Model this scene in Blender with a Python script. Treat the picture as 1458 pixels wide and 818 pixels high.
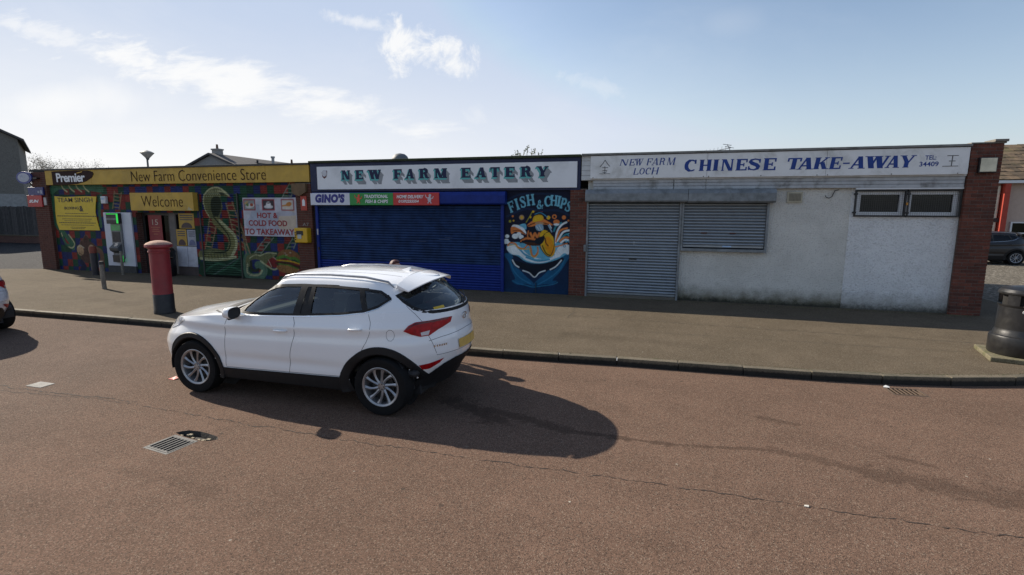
import bpy, bmesh, math, random
import numpy as np
from mathutils import Vector, Matrix, geometry, bvhtree
random.seed(7); rng=np.random.default_rng(7)
R=math.radians
scene=bpy.context.scene
for o in list(bpy.data.objects): bpy.data.objects.remove(o)
# ------------------------------------------------ camera, world, sun, exposure
cam_d=bpy.data.cameras.new('camera'); cam=bpy.data.objects.new('camera',cam_d); scene.collection.objects.link(cam)
cam_d.sensor_width=36; cam_d.lens=17.95; cam_d.clip_start=.05; cam_d.clip_end=2000
YAW,PITCH,ROLL=R(15.93),R(8.62),R(.26)
fw=Vector((-math.sin(YAW)*math.cos(PITCH),math.cos(YAW)*math.cos(PITCH),-math.sin(PITCH)))
rt=Vector((math.cos(YAW),math.sin(YAW),0)); up=rt.cross(fw)
r2=rt*math.cos(ROLL)+up*math.sin(ROLL); u2=up*math.cos(ROLL)-rt*math.sin(ROLL)
cam.matrix_world=Matrix(((r2.x,u2.x,-fw.x,0),(r2.y,u2.y,-fw.y,0),(r2.z,u2.z,-fw.z,2.4),(0,0,0,1)))
scene.camera=cam
scene.view_settings.view_transform='Standard'; scene.view_settings.look='None'
scene.view_settings.gamma=1; scene.view_settings.exposure=0.94
SUN_EL,SUN_DIR=R(32.8),Vector((-.957,.29,0)).normalized()          # towards the sun
sd=bpy.data.lights.new('sun','SUN'); sd.energy=3.9; sd.angle=R(.53); sd.color=(1,.90,.76)
sun=bpy.data.objects.new('sun',sd); scene.collection.objects.link(sun)
sv=Vector((SUN_DIR.x*math.cos(SUN_EL),SUN_DIR.y*math.cos(SUN_EL),math.sin(SUN_EL)))
sun.rotation_euler=sv.to_track_quat('Z','Y').to_euler(); sun.location=(-20,10,20)
world=bpy.data.worlds.new('World'); scene.world=world; world.use_nodes=True
class NT:
    def __init__(s,nt): s.nt=nt; nt.nodes.clear()
    def n(s,t,**kw):
        nd=s.nt.nodes.new(t)
        for k,v in kw.items(): setattr(nd,k,v)
        return nd
    def l(s,a,b): s.nt.links.new(a,b)
    def m(s,op,a,b=None,c=None,clamp=False):
        nd=s.n('ShaderNodeMath',operation=op,use_clamp=clamp)
        for i,x in enumerate((a,b,c)):
            if x is None: continue
            if isinstance(x,(int,float)): nd.inputs[i].default_value=x
            else: s.l(x,nd.inputs[i])
        return nd.outputs[0]
    def noise(s,vec,scale,detail=4,rough=.55,dist=0):
        nd=s.n('ShaderNodeTexNoise'); nd.inputs['Scale'].default_value=scale; nd.inputs['Detail'].default_value=detail
        nd.inputs['Roughness'].default_value=rough; nd.inputs['Distortion'].default_value=dist
        if vec is not None: s.l(vec,nd.inputs['Vector'])
        return nd.outputs['Fac']
    def ramp(s,f,a,b,c0=0,c1=1):
        nd=s.n('ShaderNodeMapRange'); nd.interpolation_type='SMOOTHSTEP'
        s.l(f,nd.inputs[0]); nd.inputs[1].default_value=a; nd.inputs[2].default_value=b; nd.inputs[3].default_value=c0; nd.inputs[4].default_value=c1
        return nd.outputs[0]
    def mix(s,f,a,b,bt='MIX'):
        nd=s.n('ShaderNodeMix',data_type='RGBA',blend_type=bt)
        for i,x in ((0,f),(6,a),(7,b)):
            if isinstance(x,(int,float)): nd.inputs[i].default_value=x
            elif isinstance(x,(tuple,list)): nd.inputs[i].default_value=(*x[:3],1)
            else: s.l(x,nd.inputs[i])
        return nd.outputs[2]
def make_world():
    w=NT(world.node_tree)
    sky=w.n('ShaderNodeTexSky',sky_type='NISHITA'); sky.sun_disc=False; sky.sun_elevation=SUN_EL
    sky.sun_rotation=math.atan2(SUN_DIR.x,SUN_DIR.y); sky.air_density=1.0; sky.dust_density=1.6; sky.ozone_density=1.3
    tc=w.n('ShaderNodeTexCoord'); d=tc.outputs['Generated']; sp=w.n('ShaderNodeSeparateXYZ'); w.l(d,sp.inputs[0])
    x,y,z=sp.outputs
    ys=w.m('MAXIMUM',y,.03); a=w.m('DIVIDE',x,ys); b=w.m('DIVIDE',z,ys)
    cv=w.n('ShaderNodeCombineXYZ'); w.l(a,cv.inputs[0]); w.l(b,cv.inputs[1])
    # streaky warp of the cloud edges
    mp=w.n('ShaderNodeMapping'); mp.inputs['Rotation'].default_value=(0,0,.27); mp.inputs['Scale'].default_value=(1.6,6,1); w.l(cv.outputs[0],mp.inputs[0])
    n1=w.noise(mp.outputs[0],4.5,8,.62,.3); n2=w.noise(cv.outputs[0],16,8,.65,.4); n3=w.noise(cv.outputs[0],3.2,5,.55)
    def blob(ca,cb,la,lb,rot):
        da=w.m('SUBTRACT',a,ca); db=w.m('SUBTRACT',b,cb); c_,s_=math.cos(rot),math.sin(rot)
        u=w.m('ADD',w.m('MULTIPLY',da,c_/la),w.m('MULTIPLY',db,s_/la)); v=w.m('ADD',w.m('MULTIPLY',da,-s_/lb),w.m('MULTIPLY',db,c_/lb))
        return w.m('SUBTRACT',1,w.m('SQRT',w.m('ADD',w.m('MULTIPLY',u,u),w.m('MULTIPLY',v,v))))
    front=w.ramp(y,.02,.2)
    def cloud(bl,nz,gain,lo,hi,amt): return w.m('MULTIPLY',w.ramp(w.m('ADD',bl,w.m('MULTIPLY',w.m('SUBTRACT',nz,.5),gain)),lo,hi),amt)
    cs=[cloud(blob(-1.02,.300,.72,.068,-.235),n1,2.5,.10,.9,.72),
        cloud(blob(-1.50,.43,.55,.050,-.28),n1,2.4,.15,1.0,.5),
        cloud(blob(-.475,.320,.165,.055,-.20),n2,3.6,.15,1.0,.85),
        cloud(blob(-.62,.385,.16,.022,-.25),n2,2.4,.2,.9,.5),
        cloud(blob(-.14,.235,.14,.028,-.3),n2,2.6,.3,1.1,.30),
        cloud(blob(-.36,.19,.05,.04,-.5),n2,2.6,.3,1.1,.30),
        cloud(blob(-1.48,.27,.42,.080,0),n3,1.9,.10,1.1,.5),
        cloud(blob(.1,.32,.10,.05,0),n3,1.2,.1,1.1,.16)]
    tot=cs[0]
    for c in cs[1:]: tot=w.m('MAXIMUM',tot,c)
    tot=w.m('MULTIPLY',tot,front)
    # thin high veil and scattered cloud over the whole dome
    zs=w.m('ADD',w.m('ABSOLUTE',z),.12); cv2=w.n('ShaderNodeCombineXYZ'); w.l(w.m('DIVIDE',x,zs),cv2.inputs[0]); w.l(w.m('DIVIDE',y,zs),cv2.inputs[1])
    veil=w.m('MULTIPLY',w.ramp(w.noise(cv2.outputs[0],.55,7,.6,.5),.45,.85),.30)
    tot=w.m('MAXIMUM',tot,veil)
    # horizon whitening, stronger towards the sun's side
    sd_=w.m('ADD',w.m('MULTIPLY',x,SUN_DIR.x),w.m('MULTIPLY',y,SUN_DIR.y))
    hz=w.m('MULTIPLY',w.ramp(z,.36,-.02),w.m('ADD',.44,w.m('MULTIPLY',w.ramp(sd_,-.1,.95),.5)))
    tot=w.m('SUBTRACT',1,w.m('MULTIPLY',w.m('SUBTRACT',1,tot),w.m('SUBTRACT',1,hz)))
    glow=w.ramp(sd_,-.3,1.0,.0,1.0)
    cc=w.mix(glow,(4.1,4.45,5.0),(6.2,6.1,5.9))
    # compress the very bright sky round the sun to the even veil that the photo shows
    skt=w.mix(1.0,sky.outputs[0],(1.0,.965,.93),'MULTIPLY'); skc=w.mix(1.0,skt,(3.15,3.75,4.85),'DARKEN')
    col=w.mix(tot,skc,cc)
    bg=w.n('ShaderNodeBackground'); bg.inputs[1].default_value=.09; w.l(col,bg.inputs[0])
    out=w.n('ShaderNodeOutputWorld'); w.l(bg.outputs[0],out.inputs[0])
make_world()
# ------------------------------------------------ materials
MATS={}
def mat(name,col,rough=.6,metal=0,var=.12,scale=6,bump=0,bscale=60,coat=0,spec=.5,rnd=0,fine=0,lowshade=None,dirt=None,dirtscale=2.,wave=None):
    """procedural surface: base colour with noise variation in world space, optional grain, dirt blotches and bump"""
    if name in MATS: return MATS[name]
    m=bpy.data.materials.new(name); m.use_nodes=True; t=NT(m.node_tree); MATS[name]=m
    g=t.n('ShaderNodeNewGeometry'); p=g.outputs['Position']
    c=tuple(col)
    lo=tuple(x*(1-var) for x in c); hi=tuple(min(1,x*(1+var)) for x in c)
    cc=t.mix(t.ramp(t.noise(p,scale,5,.6),.3,.7),lo,hi)
    if fine:
        cc=t.mix(fine,cc,t.mix(t.ramp(t.noise(p,bscale,2,.6),.35,.65),tuple(x*.45 for x in c),tuple(min(1,x*1.7) for x in c)))
    if dirt:
        cc=t.mix(t.m('MULTIPLY',t.ramp(t.noise(p,dirtscale,7,.65,.3),.48,.72),dirt[1]),cc,dirt[0])
    if lowshade:  # shade put into the colour below a given height
        sz=t.n('ShaderNodeSeparateXYZ'); t.l(p,sz.inputs[0]); cc=t.mix(t.ramp(t.m('ADD',sz.outputs[2],t.m('MULTIPLY',t.m('SUBTRACT',t.noise(p,14,6,.7),.5),.05)),lowshade[1],lowshade[0]),cc,lowshade[2])
    if rnd:
        oi=t.n('ShaderNodeObjectInfo'); cc=t.mix(1,cc,t.mix(oi.outputs['Random'],(1-rnd,)*3,(1+rnd,1+rnd*.8,1+rnd*.7)),'MULTIPLY')
    b=t.n('ShaderNodeBsdfPrincipled'); t.l(cc,b.inputs['Base Color']); b.inputs['Metallic'].default_value=metal
    b.inputs['Specular IOR Level'].default_value=spec; b.inputs['Coat Weight'].default_value=coat; b.inputs['Coat Roughness'].default_value=.03
    t.l(t.ramp(t.noise(p,scale*2.3,4),.2,.8,max(0,rough-.08),min(1,rough+.08)),b.inputs['Roughness'])
    if bump:
        bp=t.n('ShaderNodeBump'); bp.inputs['Strength'].default_value=bump; bp.inputs['Distance'].default_value=.01
        t.l(t.noise(p,bscale,3,.6),bp.inputs['Height']); t.l(bp.outputs[0],b.inputs['Normal'])
    o=t.n('ShaderNodeOutputMaterial'); t.l(b.outputs[0],o.inputs[0]); return m
def flatcol(name,col,rough=.5,spec=.4): return mat(name,col,rough,var=.05,scale=9,spec=spec)
def glass_mat(name,tint,rough=.02,refl=1.1):
    m=bpy.data.materials.new(name); m.use_nodes=True; t=NT(m.node_tree); MATS[name]=m
    gl=t.n('ShaderNodeBsdfGlossy'); gl.inputs['Color'].default_value=(.9,.95,1,1); gl.inputs['Roughness'].default_value=rough
    tr=t.n('ShaderNodeBsdfTransparent'); tr.inputs['Color'].default_value=(*tint,1)
    fr=t.n('ShaderNodeFresnel'); fr.inputs['IOR'].default_value=1.5; f=t.m('ADD',t.m('MULTIPLY',fr.outputs[0],refl),.03*refl,clamp=True)
    mx=t.n('ShaderNodeMixShader'); t.l(f,mx.inputs[0]); t.l(tr.outputs[0],mx.inputs[1]); t.l(gl.outputs[0],mx.inputs[2])
    o=t.n('ShaderNodeOutputMaterial'); t.l(mx.outputs[0],o.inputs[0]); return m
def attr_mat(name,rough=.6,bump=0):
    m=bpy.data.materials.new(name); m.use_nodes=True; t=NT(m.node_tree); MATS[name]=m
    at=t.n('ShaderNodeAttribute',attribute_name='paint'); g=t.n('ShaderNodeNewGeometry')
    n=t.noise(g.outputs['Position'],3.5,7,.7); c=t.mix(1,at.outputs['Color'],t.mix(t.ramp(n,.3,.75),(1.1,)*3,(.80,.78,.76)),'MULTIPLY')
    n2=t.noise(g.outputs['Position'],60,3,.6); c=t.mix(.05,c,t.mix(n2,(0,0,0),(.16,.15,.14)))
    b=t.n('ShaderNodeBsdfPrincipled'); t.l(c,b.inputs['Base Color']); b.inputs['Roughness'].default_value=rough; b.inputs['Specular IOR Level'].default_value=.15
    o=t.n('ShaderNodeOutputMaterial'); t.l(b.outputs[0],o.inputs[0]); return m
def emis(name,col,st):
    m=bpy.data.materials.new(name); m.use_nodes=True; t=NT(m.node_tree); e=t.n('ShaderNodeEmission'); e.inputs[0].default_value=(*col,1); e.inputs[1].default_value=st
    o=t.n('ShaderNodeOutputMaterial'); t.l(e.outputs[0],o.inputs[0]); MATS[name]=m; return m
# ------------------------------------------------ helpers
WLOC={}
def link(o): scene.collection.objects.link(o); return o
def tag(o,label=None,cat=None,group=None,kind=None):
    if label: o['label']=label
    if cat: o['category']=cat
    if group: o['group']=group
    if kind: o['kind']=kind
    return o
def thing(name,loc,label,cat,group=None):
    o=link(bpy.data.objects.new(name,None)); o.location=loc; o.empty_display_size=.2; WLOC[o]=Vector(loc)
    return tag(o,label,cat,group)
def adopt(o,parent):
    """parent an object whose mesh is in world coordinates"""
    o.parent=parent; base=parent
    o.matrix_parent_inverse=Matrix.Translation(-WLOC[parent]); WLOC[o]=Vector((0,0,0)); return o
class MB:
    def __init__(s): s.v=[]; s.f=[]
    def add(s,vs,fs):
        k=len(s.v); s.v+= [tuple(v) for v in vs]; s.f+=[tuple(i+k for i in f) for f in fs]; return s
    def box(s,x0,x1,y0,y1,z0,z1):
        return s.add([(x,y,z) for x in (x0,x1) for y in (y0,y1) for z in (z0,z1)],[(0,1,3,2),(4,6,7,5),(0,4,5,1),(2,3,7,6),(0,2,6,4),(1,5,7,3)])
    def tube(s,pts,r,n=8,caps=True):
        pts=[Vector(p) for p in pts]; rs=r if isinstance(r,(list,tuple)) else [r]*len(pts); k=len(s.v)
        ref=Vector((0,0,1)) if abs((pts[-1]-pts[0]).normalized().z)<.9 else Vector((1,0,0))
        for i,p in enumerate(pts):
            d=(pts[min(i+1,len(pts)-1)]-pts[max(i-1,0)]).normalized(); a=d.cross(ref).normalized(); b=d.cross(a)
            for j in range(n):
                t=2*math.pi*j/n; s.v.append(tuple(p+(a*math.cos(t)+b*math.sin(t))*rs[i]))
        for i in range(len(pts)-1):
            for j in range(n): s.f.append((k+i*n+j,k+i*n+(j+1)%n,k+(i+1)*n+(j+1)%n,k+(i+1)*n+j))
        if caps: s.f.append(tuple(k+j for j in range(n))[::-1]); s.f.append(tuple(k+(len(pts)-1)*n+j for j in range(n)))
        return s
    def lathe(s,prof,c=(0,0,0),n=32,axis='z',a0=0,a1=2*math.pi):
        k=len(s.v); full=abs(a1-a0-2*math.pi)<1e-6; m=n if full else n+1
        for r,h in prof:
            for j in range(m):
                t=a0+(a1-a0)*j/n; x,y=r*math.cos(t),r*math.sin(t)
                s.v.append((c[0]+x,c[1]+y,c[2]+h) if axis=='z' else (c[0]+x,c[1]+h,c[2]+y))
        for i in range(len(prof)-1):
            for j in range(n):
                a,b=k+i*m+j,k+i*m+(j+1)%m; s.f.append((a,b,b+m,a+m))
        return s
    def prism(s,poly,y0,y1):
        """extrude an (x,z) outline along y"""
        n=len(poly); k=len(s.v)
        s.v+=[(x,y0,z) for x,z in poly]+[(x,y1,z) for x,z in poly]
        s.f.append(tuple(k+i for i in range(n))); s.f.append(tuple(k+n+i for i in range(n))[::-1])
        for i in range(n): s.f.append((k+i,k+n+i,k+n+(i+1)%n,k+(i+1)%n))
        return s
    def mesh(s,name,smooth=None):
        me=bpy.data.meshes.new(name); me.from_pydata(s.v,[],s.f); me.validate()
        bm=bmesh.new(); bm.from_mesh(me); bmesh.ops.recalc_face_normals(bm,faces=bm.faces); bm.to_mesh(me); bm.free()
        if smooth:
            me.shade_smooth(); me.set_sharp_from_angle(angle=R(smooth))
        return me
    def build(s,name,m,parent=None,local=False,bevel=0,smooth=None,origin=None,seg=2):
        if origin is not None: s.v=[(x-origin[0],y-origin[1],z-origin[2]) for x,y,z in s.v]
        me=s.mesh(name,smooth); me.materials.append(m); o=link(bpy.data.objects.new(name,me))
        if origin is not None: o.location=origin
        WLOC[o]=Vector(origin or (0,0,0))
        if parent is not None:
            if local: o.parent=parent; WLOC[o]=Vector((0,0,0))
            else: adopt(o,parent)
        if bevel:
            b=o.modifiers.new('bevel','BEVEL'); b.width=bevel; b.segments=seg; b.limit_method='ANGLE'
        return o
def copyobj(o,parent=None):
    c=o.copy(); link(c)
    if parent is not None: c.parent=parent
    return c
def copy_tree(o,parent=None,mats=None):
    c=o.copy(); link(c)
    if parent is not None: c.parent=parent
    for ch in list(o.children): copy_tree(ch,c)
    return c
def cdt(poly,holes=(),step=None):
    """triangulate a 2-D outline with holes and inner grid points"""
    pts=[Vector(p) for p in poly]; edges=[(i,(i+1)%len(poly)) for i in range(len(poly))]
    for h in holes:
        k=len(pts); pts+=[Vector(p) for p in h]; edges+=[(k+i,k+(i+1)%len(h)) for i in range(len(h))]
    def inside(p,pl):
        c=False; j=len(pl)-1
        for i in range(len(pl)):
            if (pl[i][1]>p[1])!=(pl[j][1]>p[1]) and p[0]<(pl[j][0]-pl[i][0])*(p[1]-pl[i][1])/(pl[j][1]-pl[i][1])+pl[i][0]: c=not c
            j=i
        return c
    if step:
        # subdivide boundary
        P2=[];E2=[]
        for a,b in edges:
            A,B=pts[a],pts[b]; n=max(1,int((B-A).length/step)); k=len(P2)
            P2+=[A.lerp(B,i/n) for i in range(n)]; E2.append((k,n))
        loops=[];k=0
        for L in (poly,*holes):
            st=len(P2) and E2[k][0]; tot=sum(e[1] for e in E2[k:k+len(L)]); loops.append((st,tot)); k+=len(L)
        edges=[]
        for st,tot in loops: edges+=[(st+i,st+(i+1)%tot) for i in range(tot)]
        pts=P2; x0=min(p[0] for p in poly);x1=max(p[0] for p in poly);y0=min(p[1] for p in poly);y1=max(p[1] for p in poly)
        X=np.arange(x0+step*.5,x1,step); Y=np.arange(y0+step*.5,y1,step)
        def dmin(q): return min(geometry.intersect_point_line(q,pts[a],pts[b])[0].__sub__(q).length if 0<=geometry.intersect_point_line(q,pts[a],pts[b])[1]<=1 else 9 for a,b in edges)
        for x in X:
            for y in Y:
                q=Vector((x,y))
                if inside(q,poly) and not any(inside(q,h) for h in holes): pts.append(q)
    v,_,f,*_=geometry.delaunay_2d_cdt(pts,edges,[],0,1e-5)
    out=[]
    for t in f:
        c=sum((v[i] for i in t),Vector((0,0)))/len(t)
        if inside(c,poly) and not any(inside(c,h) for h in holes): out.append(tuple(t))
    return v,out
# ------------------------------------------------ lettering
CU={}
def text_geo(s,weight=0,shear=0,space=1):
    key=(s,weight,shear,space)
    if key not in CU:
        cu=bpy.data.curves.new('lettering','FONT'); cu.body=s; cu.offset=weight; cu.shear=shear; cu.space_character=space; cu.resolution_u=4
        o=bpy.data.objects.new('lettering',cu); link(o); me=bpy.data.meshes.new_from_object(o.evaluated_get(bpy.context.evaluated_depsgraph_get()))
        V=np.array([v.co[:2] for v in me.vertices]); F=[tuple(p.vertices) for p in me.polygons]
        bpy.data.objects.remove(o); CU[key]=(V,F)
    return CU[key]
def put_text(mb,s,x0,z0,x1,z1,y,weight=0,shear=0,space=1):
    V,F=text_geo(s,weight,shear,space); a=V.min(0); b=V.max(0)
    q=(V-a)/(b-a)
    return mb.add([(x0+(x1-x0)*u,y,z0+(z1-z0)*v) for u,v in q],[f for f in F])
def strip(pts,ws):
    """outline polygon of a stroke with changing width"""
    P=np.array(pts,float); ws=np.array(ws if hasattr(ws,'__len__') else [ws]*len(P),float); T=np.gradient(P,axis=0); T/=np.linalg.norm(T,axis=1)[:,None]+1e-9
    N=np.stack([-T[:,1],T[:,0]],1); L=P+N*ws[:,None]/2; Rr=P-N*ws[:,None]/2
    return [tuple(p) for p in L]+[tuple(p) for p in Rr[::-1]]
def arcp(cx,cy,rx,ry,a0,a1,n=14): return [(cx+rx*math.cos(R(a0+(a1-a0)*i/n)),cy+ry*math.sin(R(a0+(a1-a0)*i/n))) for i in range(n+1)]
def slab(ch,T=.26,h=.12,sf=.10,ex=.07):
    """slab-serif capital as polygons in a unit-high cell; returns polygons and width"""
    r=lambda x0,y0,x1,y1:[(x0,y0),(x1,y0),(x1,y1),(x0,y1)]
    d=lambda x0,y0,x1,y1,w:[(x0,y0),(x0+w,y0),(x1+w,y1),(x1,y1)]
    st=lambda x,w=T:[r(x,0,x+w,1)]
    se=lambda x,y,w=T:[r(x-ex,y,x+w+ex,y+sf)]
    sr=lambda x,w=T:st(x,w)+se(x,0,w)+se(x,1-sf,w)
    if ch=='N': W=.95; return [r(.1,0,.1+h,1),*se(.1,0,h),r(.03,1-sf,.3,1),d(W-.1-T,0,.1,1,T),r(W-.1-h,0,W-.1,1),*se(W-.1-h,1-sf,h)],W
    if ch=='E': W=.82; return sr(.08)+[r(.08,1-h,W,1),r(W-.1,1-.3,W,1),r(.08,0,W,h),r(W-.1,0,W,.3),r(.1,.5-h/2,.62,.5+h/2),r(.54,.35,.62,.65)],W
    if ch=='F': W=.80; return sr(.08)+[r(.08,1-h,W,1),r(W-.1,1-.3,W,1),r(.1,.5-h/2,.62,.5+h/2),r(.54,.35,.62,.65)],W
    if ch=='W': W=1.2; return [d(.30,0,.08,1,T),d(.30,0,.52,1,h),d(.72,0,.50,1,T),d(.74+T/2-h/2,0,1.04,1,h),r(0,1-sf,.42,1),r(.44,1-sf,.84,1),r(.93,1-sf,W,1)],W
    if ch=='A': W=.95; return [d(.08,0,.44,1,h),d(W-.1-T,0,.44,1,T) if 0 else d(W-.08-T,0,.40,1,T),r(.2,.26,.7,.26+h),r(0,0,.3,sf),r(W-.42,0,W,sf)],W
    if ch=='M': W=1.15; return [r(.1,0,.1+h,1),*se(.1,0,h),r(.03,1-sf,.3,1),d(.46,0,.1,1,T*.9),d(.50,0,W-.1-T*.8,1,h),r(W-.1-T,0,W-.1,1),*se(W-.1-T,0),*se(W-.1-T,1-sf)],W
    if ch=='T': W=.88; return st(.44-T/2)+se(.44-T/2,0)+[r(.02,1-h,W-.02,1),r(.02,.68,.12,1),r(W-.12,.68,W-.02,1)],W
    if ch=='Y': W=.98; return [r(.48-T/2,0,.48+T/2,.5),*se(.48-T/2,0),d(.36,.42,.07,1,T),d(.52,.42,.78,1,h),r(0,1-sf,.42,1),r(.66,1-sf,W,1)],W
    if ch=='R': W=.95; return sr(.08)+[strip(arcp(.42,.73,.27,.225,90,-90),[h]+[T*.9]*13+[h]) ,r(.2,1-h,.45,1),r(.2,.46,.45,.46+h),strip([(.5,.5),(.62,.35),(.68,.12),(.80,.05),(.92,.1)],[h,T*.9,T*.9,h,h*.6])],W
    if ch=='H': W=.98; return sr(.08)+sr(W-.08-T)+[r(.2,.5-h/2,W-.2,.5+h/2)],W
    if ch=='I': W=.42; return sr(.21-T/2),W
    if ch=='L': W=.8; return sr(.08)+[r(.08,0,W,h),r(W-.1,0,W,.3)],W
    if ch=='K': W=.95; return sr(.08)+[d(.3,.45,.72,1,h*1.2),d(W-.1-T,0,.36,.6,T),r(W-.4,0,W,sf),r(.6,1-sf,W-.05,1)],W
    if ch=='P': W=.85; return sr(.08)+[strip(arcp(.42,.70,.27,.24,90,-90),[h]+[T*.9]*13+[h]),r(.2,1-h,.45,1),r(.2,.40,.45,.40+h)],W
    if ch=='C': W=.88; return [strip(arcp(.47,.5,.36,.44,52,312,22),[h*.8]+[h*1.1]*4+[T*.8]*3+[T]*7+[T*.8]*3+[h]*3+[h,h*.7]),r(.68,.64,.80,.98)],W
    if ch=='O': W=.95; return [strip(arcp(.47,.5,.36,.44,0,180,12),[T]*4+[h*1.1]*5+[T]*4),strip(arcp(.47,.5,.36,.44,180,360,12),[T]*4+[h*1.1]*5+[T]*4)],W
    if ch=='S': W=.75; return [strip([(.66,.76),(.58,.90),(.38,.95),(.18,.88),(.14,.74),(.26,.60),(.48,.47),(.60,.32),(.56,.14),(.38,.05),(.18,.09),(.08,.26)],[h*.5,h,h,T*.6,T*.85,T,T,T*.9,T*.7,h,h,h*.5]),r(.62,.64,.70,.96),r(.04,.04,.12,.36)],W
    if ch=='&': W=.95; return [strip([(.9,.45),(.75,.2),(.5,.06),(.25,.08),(.12,.27),(.25,.45),(.5,.6),(.58,.78),(.45,.92),(.3,.82),(.34,.62),(.55,.35),(.85,.05)],[h,h,h,T*.8,T*.8,h,h,h,h,T*.7,T*.7,T*.8,h])],W
    if ch=='-': return [r(.02,.42,.42,.42+h)],.44
    return [r(0,0,.4,1)],.4
def union_polys(polys,eps=1e-5):
    vs=[];fs=[]
    for p in polys:
        a=sum(p[i][0]*p[(i+1)%len(p)][1]-p[(i+1)%len(p)][0]*p[i][1] for i in range(len(p)))
        if a<0: p=p[::-1]
        k=len(vs); vs+=[Vector(q) for q in p]; fs.append(list(range(k,k+len(p))))
    v,_,f,*_=geometry.delaunay_2d_cdt(vs,[],fs,0,eps); out=[]
    for t in f:
        cx=sum(v[i][0] for i in t)/len(t); cy=sum(v[i][1] for i in t)/len(t)
        for p in polys:
            c=False; j=len(p)-1
            for i in range(len(p)):
                if (p[i][1]>cy)!=(p[j][1]>cy) and cx<(p[j][0]-p[i][0])*(cy-p[i][1])/(p[j][1]-p[i][1])+p[i][0]: c=not c
                j=i
            if c: out.append(t); break
    return v,out
def put_slab(mb,ch,x0,z0,x1,z1,y,slant=0,**kw):
    P,W=slab(ch,**kw); v,f=union_polys(P)
    return mb.add([(x0+(x1-x0)*(q[0]+slant*(q[1]-.5))/W,y,z0+(z1-z0)*q[1]) for q in v],[tuple(t) for t in f])
# ------------------------------------------------ painted art as a sampled colour field
COL=dict(gdark=(.012,.05,.025),gmid=(.04,.13,.07),grey=(.10,.13,.12),wood=(.26,.19,.10),ladg=(.20,.24,.19),snk=(.19,.19,.075),snk2=(.13,.14,.06),snkd=(.02,.03,.015),snkl=(.42,.43,.24),
 snk3=(.09,.17,.11),red=(.28,.03,.02),redd=(.20,.02,.02),cream=(.5,.45,.33),bun=(.22,.10,.035),bun2=(.30,.15,.05),grn2=(.09,.20,.03),brown=(.06,.02,.01),yel=(.68,.42,.02),skin=(.15,.08,.05),skin2=(.08,.04,.03),
 tan=(.42,.27,.15),navy=(.01,.015,.05),tail=(.008,.10,.22),tail2=(.02,.17,.32),ink=(.003,.008,.02),ink2=(.006,.02,.06),white=(.72,.80,.82),orange=(.65,.20,.05),teal=(.03,.22,.28),olive=(.28,.28,.03),cyan=(.13,.42,.58),
 blue2=(.05,.28,.45),blue3=(.25,.40,.52),redp=(.5,.06,.08),gold=(.75,.30,.01))
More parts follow.
